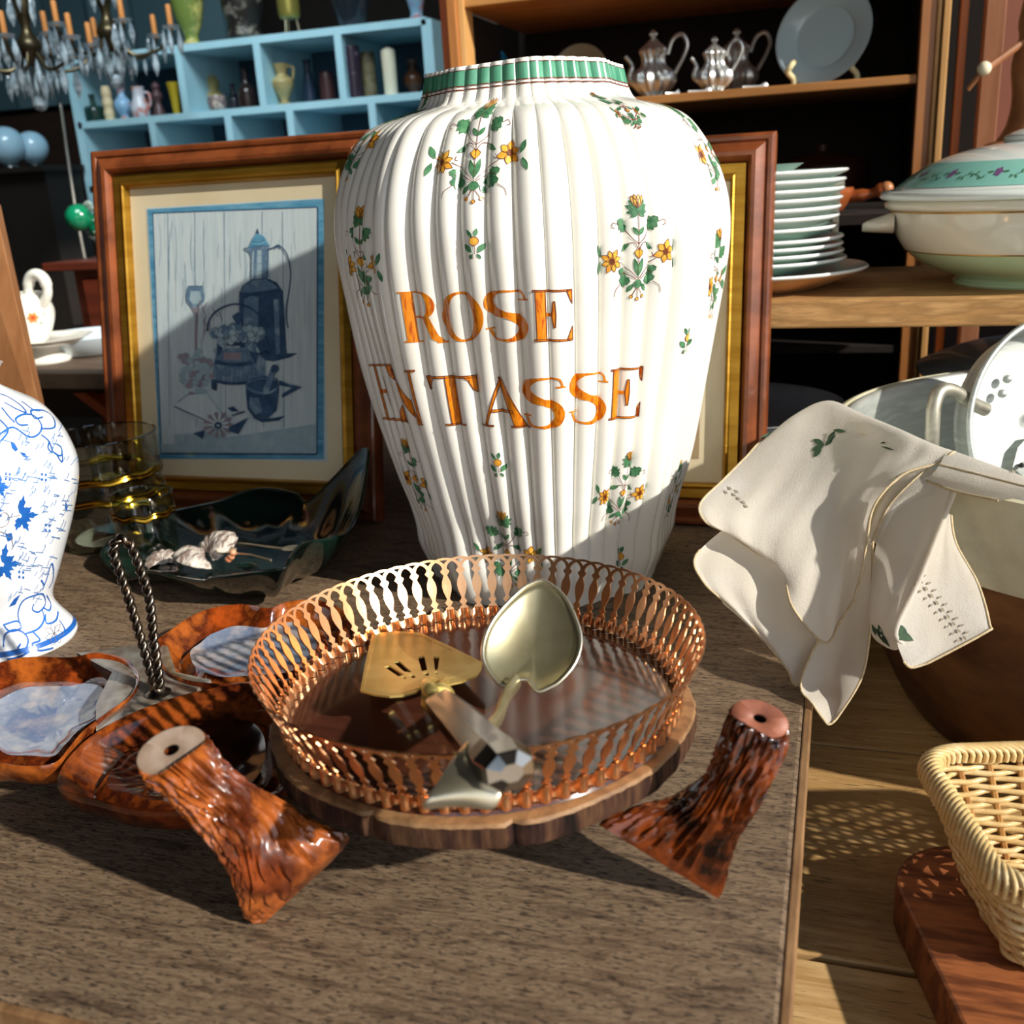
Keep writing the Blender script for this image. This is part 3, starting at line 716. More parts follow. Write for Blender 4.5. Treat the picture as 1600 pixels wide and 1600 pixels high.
def leaning_frame(name, label, Y0, lean, u0, u1, v1, wm, wg, wp, draw=None, art=None):
    up = V((0, math.sin(lean), math.cos(lean))); n = V((0, -math.cos(lean), math.sin(lean)))
    def W(u, v, d=0): return V((u, Y0, 0)) + up * v + n * d
    t = thing(name, W((u0 + u1) / 2, 0), label, 'picture')
    def border(mb, prof, mat, o):
        # prof: (inset from outer edge, height); mitred round the four sides
        rows = []
        for i_, d in prof:
            k = o + i_; rows.append([W(u0 + k, k, d), W(u1 - k, k, d), W(u1 - k, v1 - k, d), W(u0 + k, v1 - k, d)])
        # split long sides so that the shading stays flat
        v = [p for r in rows for p in r]; f = []
        for j in range(len(rows) - 1):
            for i in range(4): q = (i + 1) % 4; f.append((j * 4 + i, j * 4 + q, (j + 1) * 4 + q, (j + 1) * 4 + i))
        mb.add(v, f, mat)
    mb = MB(); border(mb, [(0, -.006), (0, .010), (.0015, .0135), (.004, .0145), (.007, .0135), (.0085, .011), (.0095, .012), (wm * .55, .016), (wm * .68, .0185), (wm * .82, .0175), (wm * .93, .012), (wm, .007), (wm, -.006), (0, -.006)], MAHOG, 0)
    fr_ = mb.build('frame', t, flat_angle=30)
    mb = MB(); border(mb, [(0, .006), (.001, .0105), (wg * .6, .0095), (wg * .78, .0115), (wg * .9, .010), (wg, .004), (wg, 0), (0, 0), (0, .006)], GILT, wm); mb.build('gilt_slip', fr_, flat_angle=30)
    k = wm + wg * .8
    mb = MB(); mb.add([W(u0 + k, k, .0015), W(u1 - k, k, .0015), W(u1 - k, v1 - k, .0015), W(u0 + k, v1 - k, .0015)], [(0, 1, 2, 3)], MATB); mb.build('mount', t, smooth=False)
    k = wm + wg + wp; mb = MB()
    mb.add([W(u0 + k, k, .0020), W(u1 - k, k, .0020), W(u1 - k, v1 - k, .0020), W(u0 + k, v1 - k, .0020)], [(0, 1, 2, 3)], art or PAPER)
    if draw:
        nn = n; p0 = W(0, 0)
        def Q(x, y, d=.0022):
            r = ray(x, y); tt = (p0 - CAM).dot(nn) / r.dot(nn); return CAM + r * tt + nn * d
        draw(mb, Q)
    mb.build('print', t, smooth=False)
    k = wm + wg * .75; mb = MB()
    box(mb, W((u0 + u1) / 2, v1 / 2, .0042), (u1 - u0 - 2 * k, .0012, v1 - 2 * k), FG, mtx=Matrix.Rotation(-lean, 4, 'X')); mb.build('glass', t, smooth=False)
    k = .012; mb = MB(); mb.add([W(u0 + k, k, -.003), W(u1 - k, k, -.003), W(u1 - k, v1 - k, -.003), W(u0 + k, v1 - k, -.003)], [(0, 1, 2, 3)], DARKWOOD); mb.build('backing_board', t, smooth=False)
    return t
def draw_still(mb, Q):
    c = lambda x, y: (230 + x / 3.81, 300 + y / 3.81)
    lv = [0]
    def P(m, pts, d=None):
        lv[0] += 1; dd = .0021 + lv[0] * .000007
        v, f = filled([c(*p) for p in pts], [], lambda x, y: Q(x, y, dd)); mb.add(v, f, m)
    def S(m, pts, w=4, closed=False):
        lv[0] += 1; dd = .0021 + lv[0] * .000007
        p = spl([V((x, y, 0)) for x, y in pts], 4, closed) if len(pts) > 2 else [V((x, y, 0)) for x, y in pts]
        if closed: p.append(p[0])
        A = []; B = []
        for i in range(len(p)):
            t = (p[min(i + 1, len(p) - 1)] - p[max(i - 1, 0)]); t = t.normalized() if t.length > 0 else V((1, 0, 0)); q = V((-t.y, t.x, 0)) * w / 2
            A.append(Q(*c(*(p[i] + q)[:2]), dd)); B.append(Q(*c(*(p[i] - q)[:2]), dd))
        grid(mb, [A, B], m)
    E = lambda cx, cy, rx, ry, n=20, a0=0, a1=360: [(cx + rx * math.cos(math.radians(a0 + (a1 - a0) * i / n)), cy + ry * math.sin(math.radians(a0 + (a1 - a0) * i / n))) for i in range(n if a1 - a0 == 360 else n + 1)]
    rnd = random.Random(3)
    # blue border band and inner line
    TLo, TRo, BRo, BLo = (8, 105), (1058, 42), (1058, 1590), (82, 1588)
    TLi, TRi, BRi, BLi = (40, 128), (1020, 92), (1016, 1560), (92, 1556)
    for a, b, d_, e in ((TLo, TRo, TRi, TLi), (TRo, BRo, BRi, TRi), (BRo, BLo, BLi, BRi), (BLo, TLo, TLi, BLi)): P(PB, [a, b, d_, e])
    S(PDK, [TLi, TRi], 7); S(PDK, [TRi, BRi], 9); S(PDK, [BRi, BLi], 12); S(PDK, [BLi, TLi], 6)
    # boarded wall: plank joints and grain
    for x in (130, 290, 465, 690, 812): S(PM, [(x, 120), (x + 4, 700), (x + 10, 1400)], 3.5)
    for i in range(110):
        x = rnd.uniform(60, 1000); y = rnd.uniform(130, 1200); L_ = rnd.uniform(80, 330); S(PLN_, [(x, y), (x + rnd.uniform(-10, 10), y + L_ / 2), (x + rnd.uniform(-6, 6), y + L_)], rnd.uniform(1, 2.4))
    # floor tone
    P(PTL, [(170, 1440), (380, 1430), (480, 1460), (1010, 1380), (1012, 1550), (95, 1550), (90, 1500), (170, 1500)])
    # tall flagon
    P(PDK, [(555, 605), (575, 560), (630, 520), (715, 510), (780, 540), (815, 590), (825, 700), (838, 960), (780, 985), (700, 1000), (600, 995), (560, 960)])
    P(PM, [(565, 600), (580, 565), (635, 528), (712, 520), (760, 545), (790, 575), (700, 590), (620, 600)])
    P(PM, [(625, 620), (670, 625), (668, 980), (600, 985), (580, 800), (585, 640)]); P(PM, [(760, 640), (790, 640), (800, 960), (775, 970)])
    S(PDK, [(556, 598), (680, 608), (815, 592)], 7)
    P(PTL, [(628, 520), (630, 345), (726, 335), (726, 512)]); P(PM, [(640, 520), (645, 350), (664, 350), (660, 520)]); P(PM, [(690, 515), (690, 345), (726, 340), (726, 512)])
    for y in (380, 430, 475): S(PM, [(630, y), (726, y - 4)], 3)
    S(PDK, [(628, 520), (630, 345)], 4); S(PDK, [(728, 512), (728, 335)], 5)
    P(PB, [(610, 335), (640, 270), (662, 245), (700, 262), (738, 320), (700, 335)]); P(PDK, [(656, 250), (665, 215), (675, 250)])
    for y, w_ in ((290, 38), (312, 50)): S(PDK, [(670 - w_, y + 6), (672, y + 10), (670 + w_, y - 2)], 4)
    P(PM, [(582, 340), (625, 330), (735, 322), (735, 340), (640, 352), (628, 390), (618, 360)]); S(PDK, [(582, 340), (625, 332), (738, 322)], 4)
    S(PDK, [(728, 345), (765, 330), (790, 318), (830, 355), (852, 410), (862, 500), (850, 610), (838, 680), (838, 760), (848, 810)], 8); S(PDK, [(770, 340), (785, 320), (800, 335)], 7)
    # shadow under it
    P(PDK, [(700, 1000), (840, 960), (905, 960), (860, 985), (760, 1010)])
    # glass with stem
    P(PM, [(255, 560), (340, 560), (352, 610), (350, 650), (320, 685), (275, 690), (245, 650), (240, 615)]); P(PTL, [(268, 590), (325, 592), (335, 640), (310, 668), (280, 668), (262, 640)])
    S(PPK, [(300, 690), (305, 740), (300, 850), (302, 990)], 16); S(PDK, [(255, 562), (340, 562)], 5); P(PPK, [(275, 690), (325, 688), (305, 745)])
    # pale bird-like sprays and grapes at the left
    for i in range(70):
        x = rnd.gauss(310, 55); y = rnd.gauss(1070, 60); P(PTL if i % 2 else PPK, E(x, y, 19, 17, 9)); S(PLN_, E(x, y, 19, 17, 9), 2, True)
    for i in range(12): x = 350 + rnd.uniform(-30, 90); y = 640 + i * 18; S(PPK, [(x, y), (x + rnd.uniform(-30, 30), y + 50)], 5)
    # barrel basket
    P(PM, [(425, 930), (640, 925), (715, 1000), (715, 1120), (600, 1140), (420, 1135), (405, 1060)])
    for x in range(430, 700, 26): S(PDK, [(x, 960), (x - 3, 1130)], 2)
    S(PDK, [(412, 1010), (520, 1028), (640, 1018)], 24); S(PDK, [(400, 1120), (500, 1140), (610, 1135)], 18); P(PDK, [(395, 1120), (430, 1130), (425, 1185), (395, 1170)]); P(PPK, [(470, 955), (570, 955), (570, 1000), (465, 1000)]); S(PDK, [(485, 905), (575, 905)], 22)
    S(PDK, [(370, 830), (385, 760), (440, 700), (540, 668), (640, 700), (700, 770), (715, 850)], 11)
    for i in range(95):
        x = rnd.uniform(400, 700); y = 790 + abs(rnd.gauss(0, 42)) + abs(x - 560) * .25; P(PTL if i % 3 else PM, E(x, y, 21, 20, 10)); S(PDK, E(x, y, 21, 20, 10), 2.2, True)
    for q in (((520, 740), (560, 715), (590, 760), (555, 800)), ((660, 900), (720, 870), (745, 930), (690, 960)), ((625, 950), (680, 960), (660, 1030)), ((430, 900), (470, 930), (440, 980))): P(PDK, list(q))
    # mortar and pestle
    P(PDK, [(602, 1150), (640, 1110), (720, 1095), (790, 1110), (800, 1180), (785, 1300), (740, 1340), (650, 1340), (612, 1290), (605, 1210)]); P(PM, [(625, 1220), (680, 1225), (700, 1310), (660, 1325), (625, 1280)])
    S(PM, [(605, 1160), (660, 1190), (740, 1195), (798, 1160)], 12); S(PM, [(608, 1140), (690, 1110), (790, 1118)], 7)
    S(PM, [(765, 1060), (745, 1120), (720, 1190)], 34); P(PDK, E(775, 1052, 24, 26, 12)); P(PDK, [(640, 1340), (760, 1345), (840, 1330), (800, 1360), (700, 1370)])
    # cloth corner and flower
    P(PDK, [(800, 1120), (860, 1145), (940, 1160), (820, 1225), (815, 1205), (875, 1165), (800, 1150)])
    P(PAPER, [(180, 1270), (240, 1210), (370, 1200), (480, 1350), (560, 1440), (360, 1380), (240, 1300)]); S(PDK, [(180, 1275), (280, 1320), (370, 1360)], 7); S(PDK, [(200, 1250), (260, 1205)], 5)
    for k in range(11):
        a = 2 * PI * k / 11; P(PPK, [(440 + 20 * math.cos(a), 1385 + 20 * math.sin(a)), (440 + 82 * math.cos(a - .18), 1385 + 70 * math.sin(a - .18)), (440 + 95 * math.cos(a), 1385 + 80 * math.sin(a)), (440 + 82 * math.cos(a + .18), 1385 + 70 * math.sin(a + .18))])
        S(PDK, [(440 + 24 * math.cos(a), 1385 + 22 * math.sin(a)), (440 + 74 * math.cos(a), 1385 + 62 * math.sin(a))], 2)
    P(PDK, E(440, 1388, 24, 22, 12)); P(PTL, E(440, 1388, 10, 9, 8))
    for q in (((495, 1285), (530, 1275), (565, 1305), (520, 1305)), ((290, 1435), (360, 1415), (350, 1470)), ((500, 1400), (620, 1340), (560, 1440), (510, 1425))): P(PDK, list(q))
    S(PDK, [(520, 1330), (600, 1305)], 9); S(PLN_, [(890, 1500), (905, 1488), (918, 1503), (932, 1492)], 3)
leaning_frame('framed_print', 'mahogany and gilt framed blue still life print of a flagon, left of the ribbed jar', .965, .18, -.826, -.475, .414, .027, .016, .0215, draw_still)
leaning_frame('framed_print', 'mahogany and gilt framed picture mostly hidden behind the ribbed jar', 1.006, .18, -.425, -.066, .386, .027, .0165, .024, None, M('plain_sepia', 'b39c78', .8, col2='947a58', scale=8))

# ---------------------------------------------------------------- blue and white vase at the left edge
BC = V((-.66, .62, 0))
BP = smooth_prof([(.047, 0), (.0485, .004), (.046, .010), (.0385, .022), (.0345, .032), (.036, .042), (.0435, .058), (.053, .080), (.0625, .103), (.0715, .130), (.0745, .146), (.0735, .160), (.067, .181), (.0545, .200), (.036, .213), (.028, .220), (.030, .230), (.034, .236)], 5)
def br(z):
    for (r0, z0), (r1, z1) in zip(BP[:-1], BP[1:]):
        if z <= z1: return r0 + (r1 - r0) * (z - z0) / max(z1 - z0, 1e-9)
    return BP[-1][0]
BPH = math.atan2(-BC.y, -BC.x)
def bsurf(s, z): a = BPH + s / .07; r = br(z); return V((BC.x + r * math.cos(a), BC.y + r * math.sin(a), z))
def bhit(px, py):
    d = ray(px, py).normalized(); t = .4
    while t < 1.2:
        p = CAM + d * t; q = p - BC
        if 0 < p.z < .236 and math.hypot(q.x, q.y) <= br(p.z): return ((math.atan2(q.y, q.x) - BPH + PI) % (2 * PI) - PI) * .07, p.z
        t += .0006
BLUE = M('cobalt_paint', '2a6fc4', .2, col2='1d58ab', scale=60); BLUEL = M('cobalt_wash', '5b87c0', .25); GREYL = M('manganese_line', '6d6a72', .3)
FAI = M('blue_white_glaze', 'f0f3f6', .1, coat=.3, spec=.55)
mb = MB(); lathe(mb, BP, FAI, BC, 96); lathe(mb, [(.034, .236), (.031, .236), (.026, .222), (.06, .18), (.03, .02), (.0001, .012)], FAI, BC, 48, cap0=False)
D = Decal(bsurf, .003, .004, .0003)
for i in range(96):
    a = .07 * 2 * PI * i / 96; b = .07 * 2 * PI * (i + 1) / 96; D.poly(BLUE, [(a, .0065), (b, .0065), (b, .0105), (a, .0105)])
def Bp(pts): return [q for q in (bhit(x, y) for x, y in pts) if q]
def bl(pts, w=.0011, m=BLUE, n=5):
    q = Bp(pts)
    if len(q) > 1: D.line(m, [tuple(v[:2]) for v in spl([V((*p, 0)) for p in q], n)], w, 1)
def bf(pts, m=BLUE):
    q = Bp(pts)
    if len(q) == len(pts): D.poly(m, q)
# shoulder scrolls
for pts in ([(0, 690), (12, 672), (-2, 655)], [(0, 678), (20, 668), (45, 683), (60, 678), (64, 664), (52, 650), (36, 648), (24, 655), (30, 664), (42, 664)],
            [(3, 638), (12, 650), (22, 660)], [(64, 670), (84, 668), (82, 652), (68, 642), (48, 642), (54, 654), (66, 652)], [(64, 680), (76, 690), (82, 706), (94, 712), (95, 700), (88, 694)],
            [(76, 690), (74, 700), (80, 708)], [(96, 704), (96, 722), (86, 708)], [(0, 616), (14, 622), (40, 644), (26, 640), (8, 630)], [(34, 628), (50, 640), (62, 642)]): bl(pts, .0012)
# foot scrolls
for pts in ([(32, 978), (28, 958), (36, 938), (52, 930), (66, 928), (70, 942), (60, 956), (50, 952), (52, 944)], [(40, 990), (60, 982), (68, 966), (66, 950), (76, 954), (78, 942), (72, 930)],
            [(66, 920), (72, 904), (80, 880), (82, 905), (76, 918)], [(64, 906), (68, 914)], [(6, 1010), (8, 992), (22, 984), (36, 988), (44, 1000), (38, 1016), (28, 1014), (32, 1006)], [(52, 988), (62, 1000), (50, 1006), (60, 1016), (82, 1012)],
            [(70, 960), (72, 974), (86, 970), (90, 956)], [(0, 1044), (12, 1030), (30, 1026), (46, 1018)], [(6, 976), (26, 970), (34, 980), (16, 986), (6, 976)], [(92, 970), (100, 984), (94, 996), (84, 1004)]): bl(pts, .0016)
for k in range(7):
    a = math.radians(k * 51); c = (84, 990); bl([c, (c[0] + 8 * math.cos(a - .4), c[1] + 10 * math.sin(a - .4)), (c[0] + 15 * math.cos(a), c[1] + 18 * math.sin(a)), (c[0] + 8 * math.cos(a + .4), c[1] + 10 * math.sin(a + .4)), c], .0005, GREYL)
# leaf clusters
for cx, cy, k in ((31, 806, 1), (4, 882, 1), (-2, 762, .6)):
    for a, L_ in ((-80, 34), (-38, 24), (-5, 30), (60, 28), (25, 20), (105, 24)):
        a = math.radians(a); p = []
        for t, w_ in ((.12, 2), (.4, 6), (.45, 3.5), (.7, 5), (.74, 2.5), (1, 0)): p.append((t, w_))
        pl = [(cx + (t * L_ * math.cos(a) - w_ * math.sin(a)) * k, cy + (t * L_ * math.sin(a) + w_ * math.cos(a)) * k) for t, w_ in p] + [(cx + (t * L_ * math.cos(a) + w_ * math.sin(a)) * k, cy + (t * L_ * math.sin(a) - w_ * math.cos(a)) * k) for t, w_ in p[-2::-1]]
        bf(pl)
for cx, cy in ((12, 744), (68, 745), (74, 824), (33, 897), (100, 880), (-2, 800)):
    for dx, dy in ((-3, -4), (3, -3), (-3, 4), (3, 5)): bf([(cx + dx + 1.8 * math.cos(a), cy + dy + 2.6 * math.sin(a)) for a in (0, 1, 2, 3, 4, 5)])
for q in (((16, 690), (22, 692), (28, 702), (24, 706), (18, 700)), ((30, 706), (38, 708), (44, 716), (36, 714)), ((102, 784), (105, 790), (104, 800), (101, 794)), ((22, 935), (32, 928), (24, 944), (14, 948))): bf(list(q))
rnd = random.Random(5)
for i in range(95):
    x = rnd.uniform(-10, 122); y = rnd.uniform(665, 945)
    if any(abs(x - a) < 22 and abs(y - b) < 30 for a, b in ((31, 806), (4, 882))): continue
    t = rnd.random()
    for k in range(rnd.choice((2, 3))):
        dx = rnd.uniform(-6, 6); dy = rnd.uniform(-5, 5); an = rnd.choice((-1.2, -1.0, .1, .3, 2.2)); L_ = rnd.uniform(7, 13)
        bl([(x + dx, y + dy), (x + dx + L_ * .6 * math.cos(an) + 1, y + dy + L_ * .6 * math.sin(an)), (x + dx + L_ * math.cos(an), y + dy + L_ * math.sin(an))], .0006, BLUEL, 2)
bl([(-6, 812), (6, 800), (14, 808), (10, 820), (-2, 824)], .0004, GREYL); bl([(14, 808), (24, 806), (31, 804)], .0004, GREYL); bl([(0, 830), (14, 836), (20, 850), (18, 858)], .0005, GREYL)
bf([(8, 834), (18, 832), (20, 842), (12, 846)])
for key, polys in list(D.sh.items()):
    src = [p for p in polys if not (abs(p[0][1] - .0065) < 1e-6)]
    polys += [[(x - .145, y) for x, y in p] for p in src] + [[(x - .29, y) for x, y in p] for p in src]
D.emit(mb)
tag(mb.build('ginger_jar', origin=BC), 'bulbous white vase with blue scrolls and leaves, cut off by the left edge', 'vase')

# ---------------------------------------------------------------- divided stoneware dish with twisted handle
GLZ = M('amber_glaze', '7a3212', .08, col2=['9c4416', '4a1c0c', 'a85820', '5a220e'], scale=26, stretch=(1, 1, 1), ramp=(.25, .75), detail=12, coat=.6)
GLZ2 = M('brown_glaze', '5e2610', .07, col2=['7a3412', '34130a', '8a4216', '42190c'], scale=26, ramp=(.25, .75), detail=12, coat=.6)
GLZB = M('bluish_glaze', '9aa0ae', .1, col2=['6f7d95', 'b3a9a6', '8d6f66'], scale=30, ramp=(.3, .75), detail=10, coat=.6)
GLZD = M('dark_brown_glaze', '2c120b', .07, col2=['4a1f10', '1c0c08', '7a3b17'], scale=24, ramp=(.3, .8), detail=10, coat=.6)
GLZG = M('grey_glaze', '8d8a80', .12, col2=['6c5f52', 'a19c92'], scale=30, ramp=(.3, .7), coat=.5)
dish = thing('divided_dish', PZ(240, 1100, 0), 'amber and brown glazed snack dish of scalloped bowls round a twisted handle', 'dish')
def lobe(name, rimpx, zr, inner, mid, zb=.008, label=None, bl_=.45, thick=.004):
    R3 = spl([PZ(x, y, zr) for x, y in rimpx], 4, True); n = len(R3)
    c = sum(R3, V()) / n; mb = MB()
    def ringk(s_, z, wave=0):
        o = []
        for i, p in enumerate(R3):
            q = c + (p - c) * s_; q.z = z + wave * .35 * math.cos(2 * PI * i / n * 9); o.append(q)
        return o
    inn = [(1.0, zr), (.975, zr - .0010), (.93, zr - .005), (.86, zr - .011), (.76, zr - .017), (.64, zb + .0085 + .002), (.5, zb + .006), (.3, zb + .0045), (.12, zb + .004), (.001, zb + .004)]
    rr = [ringk(s_, z, .0012 if .3 < s_ < .9 else 0) for s_, z in inn]
    cut = 6
    grid(mb, rr[:cut], inner, True); grid(mb, rr[cut - 1:], mid, True)
    out = [(1.0, zr), (1.012, zr - .002), (1.0, zr - .006), (.93, zr - .016), (.80, zb - .002), (.62, .0008), (.4, .0005), (.001, .0005)]
    grid(mb, [ringk(s_, z) for s_, z in out], inner, True)
    o = mb.build(name, dish, flat_angle=80)
    return o
lobe('left_bowl', [(-70, 1075), (-30, 1046), (20, 1030), (60, 1026), (112, 1027), (150, 1020), (195, 1029), (217, 1054), (205, 1085), (165, 1115), (130, 1142), (108, 1168), (85, 1192), (40, 1197), (0, 1192), (-50, 1186), (-90, 1130)], .030, GLZ, GLZB)
lobe('front_bowl', [(90, 1222), (104, 1188), (140, 1152), (190, 1122), (250, 1097), (310, 1080), (380, 1068), (440, 1075), (476, 1110), (480, 1170), (458, 1215), (405, 1245), (335, 1258), (275, 1265), (205, 1262), (145, 1247), (105, 1236)], .030, GLZ2, GLZD, .010)
lobe('rear_bowl', [(242, 1006), (270, 982), (300, 962), (335, 949), (380, 944), (420, 950), (450, 940), (500, 938), (548, 965), (545, 1020), (490, 1055), (420, 1062), (350, 1068), (290, 1062), (252, 1042)], .030, GLZ, GLZB, .010)
R3 = [PZ(x, y, .0265) for x, y in ((120, 1020), (180, 1012), (235, 1004), (262, 1010), (275, 1050), (330, 1062), (300, 1082), (240, 1100), (190, 1125), (150, 1140), (150, 1100), (175, 1050))]
mb = MB(); c = sum(R3, V()) / len(R3)
for z0, z1 in ((.0275, .018),): grid(mb, [[c + V((0, 0, .0012))] * 12, [c.lerp(p, .6) + V((0, 0, .0008)) for p in R3], R3, [p - V((0, 0, .016)) for p in R3]], GLZG, True)
mb.build('centre_plate', dish, flat_angle=70)
IRON = M('twisted_steel', '8d8579', .3, 1.0, col2=['5a5148', 'a4927c'], scale=60, ramp=(.3, .7))
hb_ = PZ(247, 1082, .028)
def HP(x, y):   # the handle stands in a plane facing the camera through its foot
    n = V((_f.x, _f.y, 0)).normalized(); r = ray(x, y); return CAM + r * ((hb_ - CAM).dot(n) / r.dot(n))
hp = spl([HP(x, y) for x, y in ((243, 1080), (232, 1040), (216, 985), (199, 930), (184, 885), (177, 860), (182, 846), (193, 842), (206, 856), (219, 890), (231, 925), (236, 960), (240, 1000), (246, 1040), (251, 1080))], 12)
mb = MB(); fr = frames(hp); L = 0; acc = [0]
for a, b in zip(hp[:-1], hp[1:]): L += (b - a).length; acc.append(L)
for ph in (0, PI):
    tube(mb, [p + (N * math.cos(ph + s_ / .0068 * 2 * PI * .5) + B * math.sin(ph + s_ / .0068 * 2 * PI * .5)) * .0017 for p, (t, N, B), s_ in zip(hp, fr, acc)], .0019, IRON, 8)
mb.build('twisted_handle', dish, flat_angle=80)
mb = MB(); lathe(mb, [(.0085, 0), (.0088, .001), (.005, .003), (.004, .005)], IRON, hb_ - V((0, 0, .001)), 24, cap1=True); mb.build('washer', dish)

# ---------------------------------------------------------------- glass vessels with gilt bands
GLS = pane('clear_glass', 'eef3ee', 2.0, .02); GLS2 = pane('gilt_band_glass', 'e8d8a0', 1.6, .05, 'ffe08a')
GOLDB = M('gilt_band', 'd8a93a', .18, 1.0, col2='b07f1e', scale=50)
def glass(loc, r, h, bands, label, flare=1.0):
    t = thing('glass_vessel', loc, label, 'glass'); c = V(loc)
    mb = MB(); lathe(mb, [(r * .9, 0), (r * .97, .003), (r, .012), (r * flare, h), (r * flare - .0012, h + .0008), (r * flare - .0024, h), (r - .0024, .014), (r * .8, .006), (.0001, .005)], GLS, c, 64)
    gb_ = mb.build('glass_body', t)
    mb = MB(); rr = r * flare - .0012; tube(mb, [c + V((rr * math.cos(a), rr * math.sin(a), h)) for a in [2 * PI * i / 64 for i in range(64)]], .0011, pane('rim_glass', 'c9d2cc', 1.9, .02), 8, closed=True); mb.build('rim', gb_)
    for z in bands:
        mb = MB(); rows = []
        for dz, dr in ((-.004, .0004), (-.002, .0012), (.0, .0004), (.002, .0012), (.004, .0004)):
            rows.append([c + V(((r + dr) * math.cos(a), (r + dr) * math.sin(a), z + dz + .0012 * math.sin(a * 9))) for a in [2 * PI * i / 96 for i in range(96)]])
        grid(mb, rows, GOLDB, True); mb.build('gilt_band', t, solid=.0006)
glass((-.748, .868, 0), .0560, .118, (.078, .056), 'wide clear glass with thin gilt bands standing between blue vase and left picture', 1.02)
glass((-.665, .812, 0), .030, .072, (.054,), 'smaller clear glass with gilt band right of the wide glass', 1.04)

# ---------------------------------------------------------------- dark green leaf bowl
LG = M('dark_green_glaze', '0a1512', .07, col2=['10261e', '050908', '16332a'], scale=14, ramp=(.3, .75), coat=.7, bump=.0008, bscale=25)
rim = [(158, 868, 0.775), (175, 845, 0.810), (205, 822, 0.835), (250, 803, 0.875), (300, 792, 0.900), (345, 782, 0.915), (385, 767, 0.925), (425, 764, 0.930), (462, 772, 0.930), (480, 785, 0.922), (520, 748, 0.915), (552, 715, 0.900), (575, 702, 0.870), (571, 750, 0.840), (560, 800, 0.810), (542, 832, 0.795),
       (512, 842, 0.765), (478, 848, 0.740), (460, 862, 0.720), (446, 886, 0.700), (425, 891, 0.695), (380, 897, 0.695), (330, 903, 0.698), (315, 908, 0.700), (270, 901, 0.710), (232, 893, 0.730), (205, 905, 0.740), (178, 892, 0.755)]
R3 = spl([PY(*q) for q in rim], 4, True); n = len(R3)
cb = V((-.538, .790, 0)); mb = MB(); rows = []
for s_ in (1, .97, .9, .8, .7, .6, .5, .4, .25, .1, .001):
    row = []
    for i, p in enumerate(R3):
        fp = cb + V(((p.x - cb.x) * .55, (p.y - cb.y) * .55, 0)); fp.z = .008
        if s_ > .5:
            t = (s_ - .5) / .5; q = fp.lerp(p, t ** .9); q.z = fp.z + (p.z - fp.z) * t ** 1.7
            vein = .0025 * math.sin(2 * PI * i / n * 14) * math.sin(PI * t); q.z += vein
        else:
            q = cb.lerp(fp, s_ / .5); q.z = .008
        row.append(q)
    rows.append(row)
rows.insert(0, [p + V((0, 0, .001)) for p in R3])
grid(mb, rows, LG, True)
foot = [[cb + V((.052 * k * math.cos(2 * PI * i / 64), .042 * k * math.sin(2 * PI * i / 64), z)) for i in range(64)] for k, z in ((.9, .001), (1, .001), (1.02, .006))]
grid(mb, foot, LG, True)
tag(mb.build('leaf_bowl', origin=cb, solid=.003, flat_angle=80), 'dark green glazed leaf-shaped bowl with an upturned tip holding shells', 'bowl')
# things inside: shells, spoons, clip
SHELL = M('shell', 'b9a89a', .35, col2=['6d5a52', 'd8cfc4', '8d7468'], scale=60, stretch=(3, .6, 1), ramp=(.3, .7), bump=.0004)
def scallop(c, r, rz, tilt, label, name='seashell', inner=False):
    mb = MB(); rows = []
    for k in range(9):
        t = k / 8; row = []
        for i in range(41):
            a = -PI * .62 + PI * 1.24 * i / 40; rr = r * t * (1 + .03 * math.cos(i * PI / 2.5)) * (.75 + .25 * math.cos(a))
            row.append(V((rr * math.sin(a), rr * math.cos(a) - r * .4, r * .42 * math.sin(PI * min(t * .93 + .02, 1)) * (1 - (a / 2.2) ** 2) + .0006 * math.cos(i * PI / 2.5))))
        rows.append(row)
    grid(mb, rows, SHELL)
    T = Matrix.Translation(c) @ Matrix.Rotation(rz, 4, 'Z') @ Matrix.Rotation(tilt, 4, 'X')
    mb.v = [T @ p for p in mb.v]
    return tag(mb.build(name, solid=.001, flat_angle=80), label, 'shell', 'shells in the leaf bowl')
scallop(PY(300, 882, .765) + V((0, 0, .004)), .030, 2.2, .3, 'grey brown seashell at the front of the green leaf bowl')
scallop(PY(345, 862, .79) + V((0, 0, .006)), .030, -.5, .35, 'paler seashell behind the front one in the leaf bowl')
scallop(PY(255, 878, .79) + V((0, 0, .002)), .022, .6, .2, 'small seashell at the left of the leaf bowl')
def small_spoon(a, b, label):
    t = thing('silver_teaspoon', a, label, 'spoon', 'silver teaspoons in the leaf bowl'); d = b - a
    mb = MB(); tube(mb, [a, a + d * .5 + V((0, 0, .002)), b], [.0018, .0011, .0016], SILV, 8, flat=.6); mb.build('handle', t)
    mb = MB(); rows = []
    x = d.normalized(); y = V((-x.y, x.x, 0)).normalized()
    for k in range(6):
        s_ = 1 - k / 5; rows.append([b + x * (.012 + .014 * s_ * math.cos(2 * PI * i / 24)) + y * .0085 * s_ * math.sin(2 * PI * i / 24) - V((0, 0, .004 * (1 - s_ * s_) - .002)) for i in range(24)])
    grid(mb, rows, SILV, True); mb.build('spoon_bowl', t, solid=.0006, flat_angle=80)
small_spoon(PY(330, 848, .81), PY(445, 858, .765), 'silver teaspoon lying across the leaf bowl above the shells')
small_spoon(PY(425, 886, .735) + V((0, 0, .006)), PY(365, 872, .765) + V((0, 0, .005)), 'silver teaspoon with its handle on the front rim of the leaf bowl')
mb = MB(); OR = M('coral_bead', 'c26a3a', .3, col2='e3b08a', scale=200)
for dx, dy in ((362, 876), (365, 870), (358, 880)): ball(mb, PY(dx, dy, .755) + V((0, 0, .004)), .0035, OR, 12)
